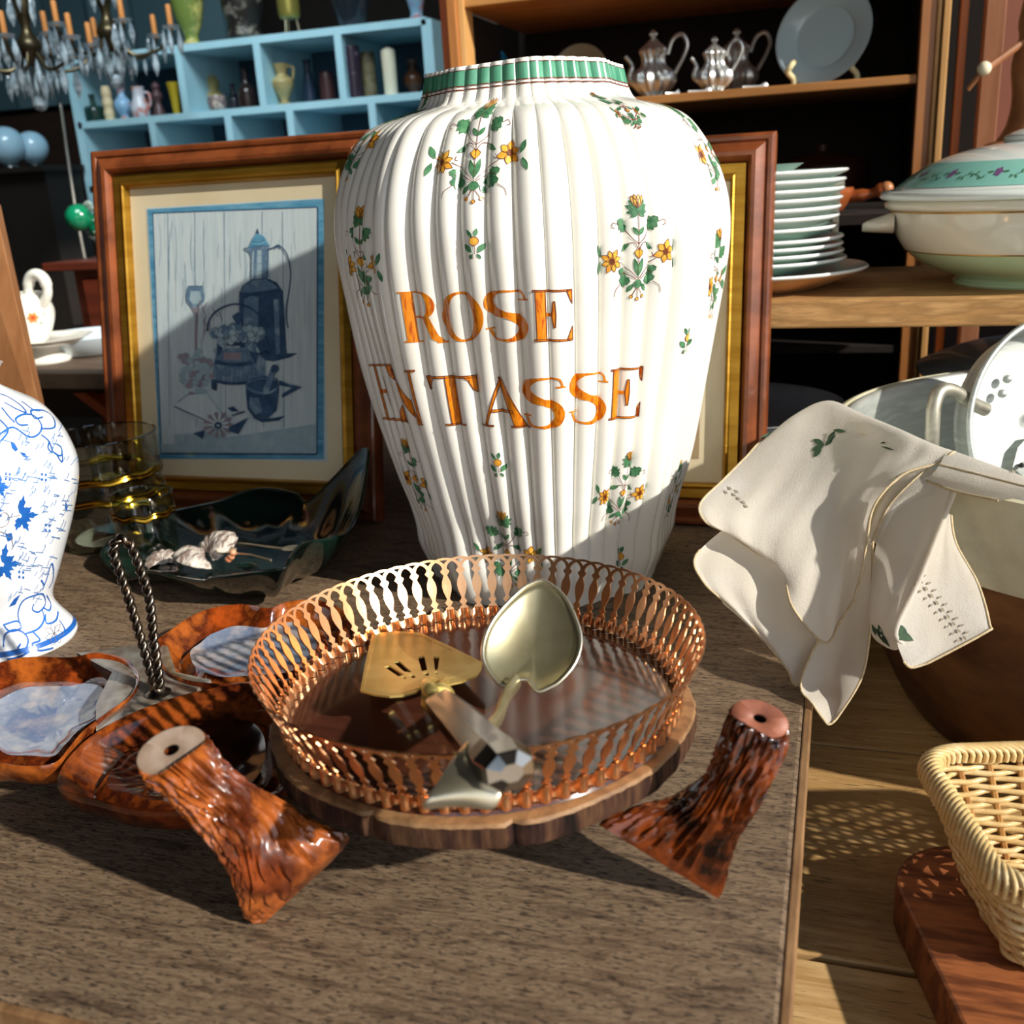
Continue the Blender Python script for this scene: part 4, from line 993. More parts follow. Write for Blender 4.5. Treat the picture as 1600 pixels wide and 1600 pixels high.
tag(mb.build('bead_clasp'), 'small orange beaded clasp lying between the shells', 'bead')
# ---------------------------------------------------------------- open blue shelf unit far left
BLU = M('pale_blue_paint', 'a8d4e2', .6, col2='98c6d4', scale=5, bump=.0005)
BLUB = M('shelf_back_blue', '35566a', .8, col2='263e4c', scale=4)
bs = thing('pigeonhole_shelf', (-1.2, 2.1, -.4), 'pale blue painted shelf unit of pigeonholes along the back wall', 'shelf')
TH = .014
def bbox_(name, a, b, mat=BLU): mb = MB(); box2(mb, a, b, mat); return mb.build(name, bs, smooth=False)
X0, X1, YF, YB = -1.628, -.785, 2.0, 2.22
for z in (.652, .520, .385, .25, .115): bbox_('shelf_board', (X0, YF, z - TH / 2), (X1, YB, z + TH / 2))
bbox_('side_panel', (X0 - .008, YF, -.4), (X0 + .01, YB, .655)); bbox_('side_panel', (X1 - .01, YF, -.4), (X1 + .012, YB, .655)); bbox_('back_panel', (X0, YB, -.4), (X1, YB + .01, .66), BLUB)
for x in (-1.346, -1.159, -.975): bbox_('divider', (x - .008, YF, .527), (x + .008, YB, .645))
for x in (-1.437, -1.248, -1.101, -.915): bbox_('divider', (x - .008, YF, .392), (x + .008, YB, .513))
for x in (-1.346, -1.159, -.975): bbox_('divider', (x - .008, YF, .257), (x + .008, YB, .378))
def pot(name, px, Y, z, h, prof, mat, label, cat, n=20, grp=None, extra=None, mats=None):
    c = PY(px, 100, Y); c.z = z
    # the column under px at shelf height
    for _ in range(4): c = V((c.x, Y, z)); u = (c - CAM); zz = u.dot(_f); xx = 800 + FPX * u.dot(RT) / zz; c.x += (px - xx) * zz / FPX / .95
    mb = MB(); lathe(mb, smooth_prof([(r * h, q * h) for r, q in prof], 4), mat, c, n, cap1=True)
    if extra: extra(mb, c, h)
    return tag(mb.build(name), label, cat, grp)
C_ = lambda n, c, r=.4, **k: M(n, c, r, **k)
SH1, SH2 = .5275, .3925
cyl = [(.12, 0), (.13, .05), (.12, .5), (.13, .95), (.10, 1)]
vase_ = [(.12, 0), (.16, .04), (.13, .12), (.28, .35), (.27, .55), (.14, .72), (.12, .85), (.18, 1)]
bot = [(.2, 0), (.24, .05), (.24, .45), (.12, .62), (.08, .75), (.08, .95), (.1, 1)]
urn = [(.16, 0), (.18, .05), (.10, .12), (.26, .42), (.28, .6), (.14, .72), (.16, .85), (.20, 1)]
pot('glass_bottle', 150, 2.04, SH1, .058, [(.38, 0), (.42, .05), (.42, .5), (.16, .6), (.10, .7), (.10, .95), (.14, 1)], C_('deep_green_glass', '14302c', .15), 'squat dark green bottle at left end of blue shelf', 'bottle')
pot('twisted_candle', 173, 2.04, SH1, .072, [(.16, 0), (.15, .1), (.17, .2), (.14, .35), (.17, .5), (.14, .65), (.16, .8), (.12, 1)], C_('cream_wax', 'c9b893', .5), 'cream twisted candle beside the dark green bottle', 'candle')
pot('painted_vase', 196, 2.04, SH1, .066, vase_, C_('sky_blue_china', '7fa9c9', .3, col2=['7fa9c9', 'b4664c'], scale=40, ramp=(.45, .6)), 'slim light blue vase with red patches on blue shelf', 'vase')
def jug_handle(mb, c, h): tube(mb, spl([c + V((.22 * h, 0, .8 * h)), c + V((.42 * h, 0, .75 * h)), c + V((.42 * h, 0, .4 * h)), c + V((.22 * h, 0, .25 * h))], 5), .045 * h, C_('white_china_red', 'b9bdc6', .3), 8)
pot('china_jug', 222, 2.04, SH1, .064, [(.24, 0), (.3, .1), (.32, .35), (.2, .7), (.22, 1)], C_('white_china_red', 'b9bdc6', .3, col2=['b9bdc6', 'b4573a', 'b9bdc6'], scale=30, ramp=(.42, .62)), 'small white jug with red decoration on the blue shelf', 'jug', extra=jug_handle)
pot('brown_figurine', 250, 2.04, SH1, .070, [(.2, 0), (.16, .2), (.10, .4), (.18, .6), (.10, .75), (.14, .88), (.05, 1)], C_('mauve_brown', '4a3538', .4), 'dark brown slim figurine between white jug and yellow beaker', 'figurine')
pot('yellow_beaker', 277, 2.04, SH1, .066, [(.11, 0), (.13, .3), (.15, .6), (.21, 1)], C_('mustard_glaze', '9c8a1f', .4), 'yellow tapered beaker beside a divider of the blue shelf', 'beaker')
pot('patterned_cup', 341, 2.03, SH1, .030, [(.5, 0), (.62, .2), (.66, .7), (.6, 1)], C_('patterned_white', 'a99a8d', .25, col2=['4a3a4a', 'c9bfae'], scale=60), 'low patterned cup under the owl-shaped pot', 'cup')
pot('owl_pot', 337, 2.10, SH1, .078, [(.2, 0), (.3, .15), (.32, .45), (.18, .62), (.22, .8), (.14, 1)], C_('olive_cream', '9d9460', .4, col2=['9d9460', '3b4a4a'], scale=30, ramp=(.5, .7)), 'olive cream pot with two rounded bulges behind patterned cup', 'pot')
pot('dark_bottle', 368, 2.10, SH1, .058, bot, C_('ink_glass', '20242e', .2), 'short dark bottle in the second pigeonhole of the blue shelf', 'bottle', grp='dark bottles in the blue shelf')
pot('dark_bottle', 389, 2.06, SH1, .080, bot, C_('brown_black_glass', '241a19', .2), 'tall brown-black bottle at right of the second pigeonhole', 'bottle', grp='dark bottles in the blue shelf')
def urn_h(mb, c, h):
    for s_ in (-1, 1): tube(mb, spl([c + V((s_ * .16 * h, 0, .92 * h)), c + V((s_ * .34 * h, 0, .88 * h)), c + V((s_ * .30 * h, 0, .62 * h))], 5), .035 * h, C_('cream_urn', 'a59a6c', .4), 8)
pot('cream_urn', 446, 2.05, SH1, .082, urn, C_('cream_urn', 'a59a6c', .4, col2='8a7a4c', scale=50), 'olive cream urn with two small handles in the blue shelf', 'urn', extra=urn_h)
pot('dark_bottle', 486, 2.08, SH1, .088, [(.14, 0), (.17, .1), (.13, .5), (.08, .8), (.1, 1)], C_('navy_glass', '1c2a3c', .2), 'slim navy bottle right of the cream urn', 'bottle', grp='dark bottles in the blue shelf')
pot('red_jar', 514, 2.08, SH1, .062, [(.22, 0), (.26, .1), (.24, .8), (.18, 1)], C_('dull_red', '3a1f20', .4), 'dull red jar in shade beside the slim navy bottle', 'jar')
pot('pillar_candle', 556, 2.03, SH1, .098, [(.16, 0), (.165, .1), (.165, .9), (.15, 1)], C_('purple_speckle', '2b2230', .3, col2=['2b2230', '6a6070'], scale=70, ramp=(.5, .7)), 'dark purple speckled pillar at left of the fourth pigeonhole', 'candle', grp='pillars in the blue shelf')
pot('pillar_candle', 580, 2.06, SH1, .088, [(.16, 0), (.165, .1), (.165, .9), (.15, 1)], C_('khaki_speckle', '6f6a50', .5, col2='4e4634', scale=70), 'khaki pillar beside the dark purple pillar', 'candle', grp='pillars in the blue shelf')
pot('pillar_candle', 612, 2.04, SH1, .090, [(.17, 0), (.15, .1), (.16, .85), (.13, .95), (.04, 1)], C_('ivory_wax', 'cfcbb4', .5), 'ivory white candle standing in the blue shelf', 'candle', grp='pillars in the blue shelf')
pot('amber_vase', 648, 2.10, SH1, .070, vase_, C_('amber_brown', '4b2b17', .3), 'amber brown vase at right end of the blue shelf', 'vase')
for px, m_, l_, h_ in ((182, '5b4638', 'small brown bowl in lower row of the blue shelf at left', .03), (238, '6b3a30', 'small reddish pot beside a lower divider', .035), (402, '4a2f24', 'small dark brown pot in the lower row', .04), (455, '3d2c2a', 'small dark cup right of the brown pot in the lower row', .03),
                        (560, '3b1f1f', 'dark red bowl in lower row near the jar', .03)):
    pot('small_pot', px, 2.08, SH2, h_, [(.4, 0), (.5, .2), (.55, .7), (.4, 1)], C_('small_' + m_, m_, .4), l_, 'pot', grp='small pots in the lower row of the blue shelf')
pot('white_figurine', 622, 2.05, SH2, .085, [(.18, 0), (.2, .1), (.12, .35), (.18, .55), (.08, .7), (.13, .85), (.04, 1)], C_('chalk', 'a9b0aa', .5), 'white figurine in lower row beside the big jar', 'figurine')
TOPZ = .659
pot('art_glass_vase', 302, 2.06, TOPZ, .14, [(.2, 0), (.22, .03), (.10, .12), (.2, .4), (.27, .8), (.26, 1)], C_('green_yellow_glass', '6d8040', .2, col2=['6d8040', 'c7c070', '8a7a9c'], scale=16, ramp=(.35, .7)), 'green and yellow glass vase on top of the blue shelf', 'vase')
pot('carved_pot', 385, 2.06, TOPZ, .12, [(.24, 0), (.3, .1), (.26, .25), (.36, .6), (.3, 1)], C_('carved_dark', '1e1a18', .5, col2=['1e1a18', '77756a', '5b3a40'], scale=34, ramp=(.45, .7)), 'dark carved pot with pale face-like marks on shelf top', 'pot')
def legs3(mb, c, h):
    for a in (0.3, 2.4, 4.5): tube(mb, [c + V((.02 * math.cos(a), .02 * math.sin(a), 0)), c + V((.014 * math.cos(a), .014 * math.sin(a), .036))], .0022, C_('pale_metal_leg', '9c9a80', .3, metal=.8), 8)
pot('brass_planter', 453, 2.06, TOPZ + .034, .07, [(.2, 0), (.3, .04), (.33, .3), (.33, 1)], C_('olive_brass', '98904a', .3, metal=.6), 'olive gold planter on thin legs on shelf top', 'planter', extra=lambda mb, c, h: [tube(mb, [c + V((.018 * math.cos(a), .018 * math.sin(a), -.034)), c + V((.013 * math.cos(a), .013 * math.sin(a), .002))], .002, C_('pale_metal_leg', '9c9a80', .3, metal=.8), 8) for a in (.3, 2.4, 4.5)])
pot('ribbed_dark_vase', 552, 2.06, TOPZ, .12, [(.2, 0), (.24, .1), (.36, .6), (.42, 1)], C_('smoke_glass', '1f252c', .1), 'dark smoked glass vase with ribs on shelf top', 'vase')
pot('art_glass_vase', 652, 2.06, TOPZ, .10, [(.24, 0), (.26, .04), (.12, .14), (.2, .5), (.26, 1)], C_('lilac_blue_glass', '7d7c9a', .2, col2=['6f9ab0', '9a5a58', '7d7c9a'], scale=22, ramp=(.35, .7)), 'lilac and pale blue glass vase next to the cupboard post', 'vase')

# blue-grey boards behind the chandeliers
pb = thing('board_partition', (-2.0, 2.5, -.4), 'teal grey boards standing behind the chandeliers at upper left', 'partition')
for i, x in enumerate((-2.5, -2.36, -2.22, -2.08, -1.94, -1.80, -1.66)):
    mb = MB(); box2(mb, (x, 2.5, .62), (x + .125, 2.52, 1.3), M('teal_board' + str(i % 2), ('43606a', '34505a')[i % 2], .7)); mb.build('board', pb, smooth=False)
mb = MB(); box2(mb, (-2.5, 2.46, -.4), (-1.66, 2.5, .60), DARKWOOD); mb.build('panel', pb, smooth=False)

# ---------------------------------------------------------------- chandeliers
CRY = M('crystal', 'cfdce4', .04, trans=.75, ior=1.6); CRYM = M('crystal_bright', 'b8c8d0', .06, col2='5f6c74', scale=60, spec=.9); SLV = M('candle_sleeve', 'c07c3c', .6); BRZ = M('aged_brass', '5b5038', .35, .8, col2='3a3428', scale=40)
dropm = None
def drop_mesh():
    bm = bmesh.new(); pts = [(0, 0, 0), (.25, .05, -.25), (-.25, .05, -.25), (.25, -.05, -.25)]
    me = bpy.data.meshes.new('crystal'); v = [(0, 0, 0)]; f = []
    for z, r in ((-.006, .0028), (-.017, .0052), (-.024, .0040)):
        for i in range(6): v.append((r * math.cos(i * PI / 3), r * .6 * math.sin(i * PI / 3), z))
    v.append((0, 0, -.033))
    for i in range(6):
        k = (i + 1) % 6; f.append((0, 1 + i, 1 + k)); f.append((13 + i, 19, 13 + k))
        for j in (0, 1): f.append((1 + j * 6 + i, 1 + (j + 1) * 6 + i, 1 + (j + 1) * 6 + k, 1 + j * 6 + k))
    me.from_pydata(v, [], f); me.materials.append(CRYM); bm.free(); return me
DM = drop_mesh()
def chandelier(c, R, label, arms, zdrop, seed):
    t = thing('crystal_chandelier', c, label, 'chandelier'); rnd = random.Random(seed)
    mb = MB(); lathe(mb, smooth_prof([(.004, .40), (.004, .16), (.012, .14), (.006, .12), (.016, .08), (.008, .04), (.022, .015), (.014, -.005), (.004, -.02)], 4), BRZ, c, 20); mb.build('stem', t)
    P_ = []
    for k in range(arms):
        a = 2 * PI * k / arms + seed; d = V((math.cos(a), math.sin(a), 0)); e = c + d * R
        mb = MB(); tube(mb, spl([c + d * .015, c + d * R * .35 - V((0, 0, .028)), c + d * R * .75 - V((0, 0, .022)), c + d * R * .98 + V((0, 0, .002)), e + V((0, 0, .012))], 5), .0032, BRZ, 8); arm = mb.build('arm', t)
        mb = MB(); lathe(mb, [(.002, .010), (.014, .013), (.017, .018), (.014, .017), (.003, .014)], CRY, e, 16); mb.build('drip_pan', arm)
        mb = MB(); lathe(mb, [(.0048, .014), (.0050, .018), (.0048, .052), (.0035, .054)], SLV, e, 12, cap1=True); mb.build('candle_sleeve', arm)
        for j in range(5):
            b = 2 * PI * j / 5; P_.append(e + V((.015 * math.cos(b), .015 * math.sin(b), .013)))
        for j in (1, 2): P_.append(c + d * R * j / 3 - V((0, 0, .024)))
    for j in range(10): b = 2 * PI * j / 10; P_.append(c + V((.03 * math.cos(b), .03 * math.sin(b), zdrop + .01)))
    for j in range(8): b = 2 * PI * j / 8; P_.append(c + V((.016 * math.cos(b), .016 * math.sin(b), zdrop - .012)))
    for j in range(6): b = 2 * PI * j / 6; P_.append(c + V((.02 * math.cos(b), .02 * math.sin(b), .09 + .01 * (j % 2))))
    for p in P_:
        o = bpy.data.objects.new('crystal', DM); COL.objects.link(o); o.parent = t; o.location = p - V(c); o.rotation_euler = (0, 0, rnd.uniform(0, 6)); s_ = rnd.uniform(1.0, 1.6); o.scale = (s_,) * 3
    mb = MB(); ball(mb, c + V((0, 0, zdrop - .062)), .014, CRYM, 10); tube(mb, [c + V((0, 0, zdrop - .05)), c + V((0, 0, 0))], .0015, BRZ, 6); mb.build('crystal_ball', t, smooth=False)
    return t
chandelier(PY(172, 62, 1.75), .115, 'crystal chandelier with orange candle sleeves hanging before the blue shelf', 6, -.01, .35)
chandelier(PY(48, 84, 1.62), .105, 'crystal chandelier at the upper left corner, lower and nearer than the other', 6, -.02, .9)

# dark chest with two globes, rod, ornament
ch = PY(20, 262, 1.9)
mb = MB(); box2(mb, (-2.1, 1.88, -.8), (ch.x + .10, 1.99, ch.z), M('black_stained_wood', '14110f', .6, col2='201a16', scale=6)); box2(mb, (-2.12, 1.86, ch.z - .012), (ch.x + .11, 1.995, ch.z), M('black_stained_wood', '14110f'))
tag(mb.build('dark_chest', smooth=False), 'nearly black wooden chest under two pale blue globes', 'chest')
OPAL = M('opal_glass', '8fb4c9', .2, sss=.2, coat=.3)
for x, y, r, l in ((10, 229, .040, 'pale blue glass globe cut by the left edge of the photo'), (50, 231, .035, 'pale blue glass globe right of the other on the dark chest')):
    q = PY(x, y, 1.93 + (.03 if x > 30 else -.02)); q.z = ch.z + r + .006
    t = thing('glass_globe', (q.x, q.y, ch.z), l, 'lamp globe', 'pale blue globes on the dark chest')
    mb = MB(); ball(mb, q, r, OPAL, 32); mb.build('globe', t)
    mb = MB(); lathe(mb, [(r * .55, 0), (r * .5, .004), (r * .42, .008)], M('chrome_fitter', 'a8adb0', .15, 1.0), V((q.x, q.y, ch.z)), 24); mb.build('fitter_ring', t)
mb = MB(); tube(mb, [PY(94, 162, 1.72), PY(104, 235, 1.70), PY(118, 330, 1.68), V((PY(118, 330, 1.68).x + .03, 1.66, -.78))], .0035, M('steel_rod', '9a968c', .3, .9), 10)
tag(mb.build('steel_rod'), 'thin steel rod standing left of the blue shelf', 'rod')
GG = M('emerald_ball', '0f7a52', .12, coat=.5, col2='0a5a3c', scale=12)
g0 = PY(123, 340, 1.55)
t = thing('green_lamp', g0 - V((0, 0, .05)), 'emerald green glass ornament with clear glass frills beside the left picture', 'ornament')
mb = MB(); ball(mb, g0, .0235, GG, 24); mb.build('green_ball', t)
mb = MB(); ball(mb, g0 + V((.032, .02, -.018)), .026, GG, 24); mb.build('green_body', t)
mb = MB()
for k in range(14):
    a = 2 * PI * k / 14; o = g0 + V((.017, .008, -.006)); d = V((-.45 * math.cos(a), .3 * math.cos(a), math.sin(a))).normalized()
    tube(mb, spl([o + d * .020, o + d * .027 + V((.004, 0, .002)), o + d * .032, o + d * .028 - V((.004, 0, 0))], 3), .0018, M('frill_glass', 'c8d6cc', .08, trans=.5), 6)
mb.build('glass_frill', t)
mb = MB(); lathe(mb, [(.02, 0), (.012, .01), (.008, .03), (.012, .05)], M('smoke_grey_glass', '39424a', .15), V((g0.x + .04, g0.y + .02, g0.z - .085)), 16); mb.build('stem', t)

# brown chest of drawers and small table with the cream china
RB = M('red_brown_wood', '4e2012', .45, col2='6b2c18', scale=10, stretch=(.6, 1, 4))
q = PY(64, 412, 1.5)
t = thing('brown_cabinet', (-1.0, 1.6, -.78), 'red-brown cabinet behind the cream pouring jug', 'cabinet')
mb = MB(); box2(mb, (q.x, 1.5, q.z - .014), (-.72, 1.85, q.z), RB); mb.build('cabinet_top', t, smooth=False, bevel=.002)
mb = MB(); box2(mb, (q.x + .05, 1.52, -.78), (-.74, 1.84, q.z - .014), RB); mb.build('body', t, smooth=False)
mb = MB(); box2(mb, (q.x + .07, 1.512, q.z - .12), (-.76, 1.52, q.z - .03), RB); mb.build('drawer', t, smooth=False, bevel=.002)
TZ = .122; GRW = M('side_table_wood', '4b3d31', .6, col2='6d5846', scale=18, stretch=(.8, 7, 1), bump=.0005); ORW = M('orange_leg_wood', 'a8481c', .4, col2='8a3814', scale=14, stretch=(4, 4, .5))
f0 = PZ(60, 583, TZ)
t = thing('side_table', (-1.15, 1.25, 0), 'low grey-brown riser table with orange legs behind the left picture', 'table')
mb = MB(); box2(mb, (-1.75, f0.y, TZ - .024), (-.80, 1.47, TZ), GRW); mb.build('table_top', t, smooth=False, bevel=.002)
for (a, b) in ((PY(130, 612, 1.235), V((-.965, 1.235, .001))), (PY(158, 612, 1.26), V((-.93, 1.26, .001)))):
    mb = MB(); d = b - a; mb.add([a + V((x, y, 0)) for x, y in ((-.012, -.01), (.012, -.01), (.012, .01), (-.012, .01))] + [b + V((x, y, 0)) for x, y in ((-.012, -.01), (.012, -.01), (.012, .01), (-.012, .01))],
            [(0, 1, 5, 4), (1, 2, 6, 5), (2, 3, 7, 6), (3, 0, 4, 7), (0, 3, 2, 1), (4, 5, 6, 7)], ORW); mb.build('leg', t, smooth=False)
mb = MB(); box2(mb, (-1.6, 1.30, .03), (-.86, 1.33, .098), DARKWOOD); mb.build('apron', t, smooth=False)
CRM = M('cream_china', 'ece8dc', .15, coat=.3); CRB = M('bluish_china', 'c9d6de', .18, coat=.3)
jc = PZ(55, 570, TZ); jc = V((jc.x - .004, jc.y + .03, TZ))
t = thing('pedestal_dish', jc, 'cream scalloped dish on a low foot under the flowered sauce boat', 'dish')
mb = MB(); lathe(mb, [(.036, 0), (.037, .003), (.030, .009), (.024, .016), (.026, .024)], CRM, jc, 40); mb.build('foot', t)
mb = MB(); lathe(mb, smooth_prof([(.0001, .022), (.026, .023), (.055, .028), (.072, .036), (.074, .038), (.070, .037), (.05, .031), (.0001, .028)], 4), CRM, jc, 64, cap0=False, rfn=lambda a, z: 1 + .02 * math.cos(8 * a)); mb.build('plate', t)
jb = jc + V((-.018, -.01, .0285))
t = thing('sauce_boat', jb, 'cream sauce boat with loop handle and orange flower on a footed dish', 'sauce boat')
mb = MB(); lathe(mb, smooth_prof([(.024, 0), (.026, .002), (.034, .012), (.044, .034), (.047, .050), (.042, .066), (.033, .074), (.034, .078), (.031, .077), (.038, .064), (.03, .01), (.0001, .006)], 4), CRM, jb, 56, rfn=lambda a, z: 1 + .03 * math.cos(4 * a))
def jgs(s_, z):
    a = s_ / .045 + math.atan2(-jb.y, -jb.x); P_ = smooth_prof([(.024, 0), (.026, .002), (.034, .012), (.044, .034), (.047, .050), (.042, .066), (.033, .074)], 4)
    r = P_[-1][0]
    for (r0, z0), (r1, z1) in zip(P_[:-1], P_[1:]):
        if z <= z1: r = r0 + (r1 - r0) * (z - z0) / max(z1 - z0, 1e-9); break
    r *= 1 + .03 * math.cos(4 * a); return jb + V((r * math.cos(a), r * math.sin(a), z))
D = Decal(jgs, .003, .004, .0005)
for k in range(6): D.poly(M('petal_orange', 'd98a4a', .3), leaf(.012, .044, .009, .006, 2 * PI * k / 6))
D.poly(M('petal_red', 'c9452a', .3), [(.012 + .0035 * math.cos(a), .044 + .0028 * math.sin(a)) for a in (0, 1, 2, 3, 4, 5)], 1)
for x, y, a in ((.002, .050, 2.4), (.001, .038, 3.5), (.021, .036, -.6), (.026, .046, .4)): D.poly(M('china_leaf', '8f9a80', .3), leaf(x, y, .006, .003, a))
D.emit(mb); mb.build('bowl', t)
hj = jb + V((.030, -.004, .070)); mb = MB()
tube(mb, spl([hj + V((-.006, 0, -.006)), hj + V((-.007, 0, .014)), hj + V((.001, 0, .031)), hj + V((.014, 0, .036)), hj + V((.026, 0, .028)), hj + V((.028, 0, .010)), hj + V((.018, 0, -.006)), hj + V((.008, 0, -.012))], 6), [.0075] * 8 + [.0085] * 20 + [.007] * 15, CRM, 14); mb.build('handle', t)
pc = PY(140, 520, 1.38); mb = MB(); lathe(mb, [(.05, 0), (.06, .003), (.085, .030), (.086, .032), (.083, .031), (.058, .008), (.0001, .006)], CRB, V((pc.x + .01, 1.37, TZ)), 56)
tag(mb.build('serving_bowl'), 'pale bluish white bowl with tiny flowers behind the sauce boat', 'bowl')
# leaning board at the left edge
mb = MB(); a, b, c_, d_ = PY(-60, 300, .98), PY(-8, 320, .98), PY(62, 640, .90), PY(-60, 660, .90)
b2 = b + (c_ - b) * 1.35; d2 = d_ + (c_ - b) * .35
dv = V((-.02, .03, .0)); mb.add([a, b, b2, d2] + [p + dv for p in (a, b, b2, d2)], [(0, 1, 2, 3), (7, 6, 5, 4), (0, 4, 5, 1), (1, 5, 6, 2), (2, 6, 7, 3), (3, 7, 4, 0)], M('tan_board', 'a9764c', .55, col2='8f5f3a', scale=7, stretch=(5, 5, .6)))
lo = min(p.z for p in mb.v); 
tag(mb.build('leaning_board', smooth=False, bevel=.001), 'tan wooden board leaning behind the blue and white vase', 'board')

# ---------------------------------------------------------------- tall cupboard with open shelves
cu = thing('open_cupboard', (-.25, 1.8, -.78), 'tall honey-brown open cupboard behind the big ribbed jar', 'cupboard')
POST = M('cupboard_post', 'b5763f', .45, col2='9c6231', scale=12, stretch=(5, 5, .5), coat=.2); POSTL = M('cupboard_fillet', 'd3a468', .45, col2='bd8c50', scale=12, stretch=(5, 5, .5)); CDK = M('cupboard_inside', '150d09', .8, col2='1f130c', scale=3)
def cb_(name, a, b, mat, bev=.0015): mb = MB(); box2(mb, a, b, mat); return mb.build(name, cu, smooth=False, bevel=bev)
cb_('post', (-.604, 1.6, -.78), (-.590, 1.64, 1.6), M('post_red', '7b3a1e', .4, col2='8f4a26', scale=9, stretch=(4, 4, .5))); cb_('post', (-.590, 1.592, -.78), (-.575, 1.64, 1.6), POST); cb_('fillet', (-.575, 1.60, -.78), (-.565, 1.64, 1.6), POSTL)
cb_('post', (.086, 1.6, -.78), (.106, 1.64, 1.6), POST); cb_('fillet', (.106, 1.597, -.78), (.1115, 1.64, 1.6), POSTL); cb_('fillet', (.1135, 1.594, -.78), (.1227, 1.64, 1.6), POSTL)
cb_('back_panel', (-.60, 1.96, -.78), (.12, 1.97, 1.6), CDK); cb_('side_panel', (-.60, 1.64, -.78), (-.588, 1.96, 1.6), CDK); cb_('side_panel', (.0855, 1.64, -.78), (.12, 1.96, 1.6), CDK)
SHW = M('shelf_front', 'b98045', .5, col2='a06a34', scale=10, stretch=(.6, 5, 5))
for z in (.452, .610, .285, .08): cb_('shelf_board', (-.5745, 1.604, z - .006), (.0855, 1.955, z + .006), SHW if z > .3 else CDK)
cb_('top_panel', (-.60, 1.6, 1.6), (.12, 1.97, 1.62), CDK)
# second cupboard at the right
c2 = thing('narrow_cupboard', (.3, 1.8, -.78), 'dark cupboard with a narrow door stile and pinkish frame behind the tureen', 'cupboard')
def c2_(name, a, b, mat): mb = MB(); box2(mb, a, b, mat); return mb.build(name, c2, smooth=False, bevel=.001)
c2_('door_stile', (.137, 1.62, -.78), (.147, 1.66, 1.6), M('stile_brown', '9a5a2c', .5)); c2_('frame_post', (.1665, 1.6, -.78), (.1905, 1.64, 1.6), M('pinkish_post', 'a8704e', .5, col2='8f5c3e', scale=10, stretch=(5, 5, .5)))
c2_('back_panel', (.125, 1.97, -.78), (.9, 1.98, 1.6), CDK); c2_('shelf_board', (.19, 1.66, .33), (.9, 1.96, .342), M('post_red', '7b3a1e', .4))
c2_('back_board', (.19, 1.80, .342), (.6, 1.81, 1.2), M('rosy_board', '8a5340', .6))
# china and metal on the cupboard shelf
SZ0 = .458
def stand_plate(px, py, Y, r, mat, tilt, yaw, label, rim=None, z=None):
    c = PY(px, py, Y)
    T = Matrix.Rotation(yaw, 4, 'Z') @ Matrix.Rotation(PI / 2 - tilt, 4, 'X')
    t = thing('display_plate', c - V((0, 0, r)), label, 'plate')
    mb = MB(); lathe(mb, smooth_prof([(.0001, -.004), (r * .55, -.004), (r * .62, -.002), (r * .96, .008), (r, .010), (r * .985, .012), (r * .64, .003), (r * .58, .0005), (.0001, .0)], 4), mat, c, 64, mtx=T, cap0=False); mb.build('dish', t)
    if rim: mb = MB(); tube(mb, [c + T.to_3x3() @ V((r * .995 * math.cos(a), r * .995 * math.sin(a), .011)) for a in [2 * PI * i / 64 for i in range(64)]], .0012, rim, 6, closed=True); mb.build('rim_line', t)
    return t, c, T
PLB = M('pale_blue_plate', 'a9c2ca', .15, coat=.4); RIMG = M('brown_rim', '7a5a3a', .3)
t, c, T = stand_plate(1290, 58, 1.68, .070, PLB, .28, -.35, 'large pale blue plate standing upright on the cupboard shelf', RIMG)
for px_, d_ in ((1240, 0), (1338, 0)):
    b = PY(px_, 128, 1.66); b.z = SZ0; mb = MB(); tube(mb, spl([b, b + V((.0, 0, .010)), b + V((-.008, -.006, .020)), b + V((-.004, -.008, .028)), b + V((.0, .004, .034))], 4), .0042, M('ivory_stand', 'd9cfa2', .4), 8)
    mb.build('stand_arm', t)
stand_plate(765, 112, 1.85, .038, M('deep_blue_plate', '1f6f96', .2), .2, .1, 'small deep blue plate peeping over the jar mouth')
stand_plate(908, 118, 1.84, .048, M('sand_plate', '9d9680', .3), .2, .05, 'sand coloured plate peeping over the jar mouth at the right')
PEW = M('pewter', 'dfe2e0', .36, .85, col2='c2c6c4', scale=50, bump=.0004, bscale=90)
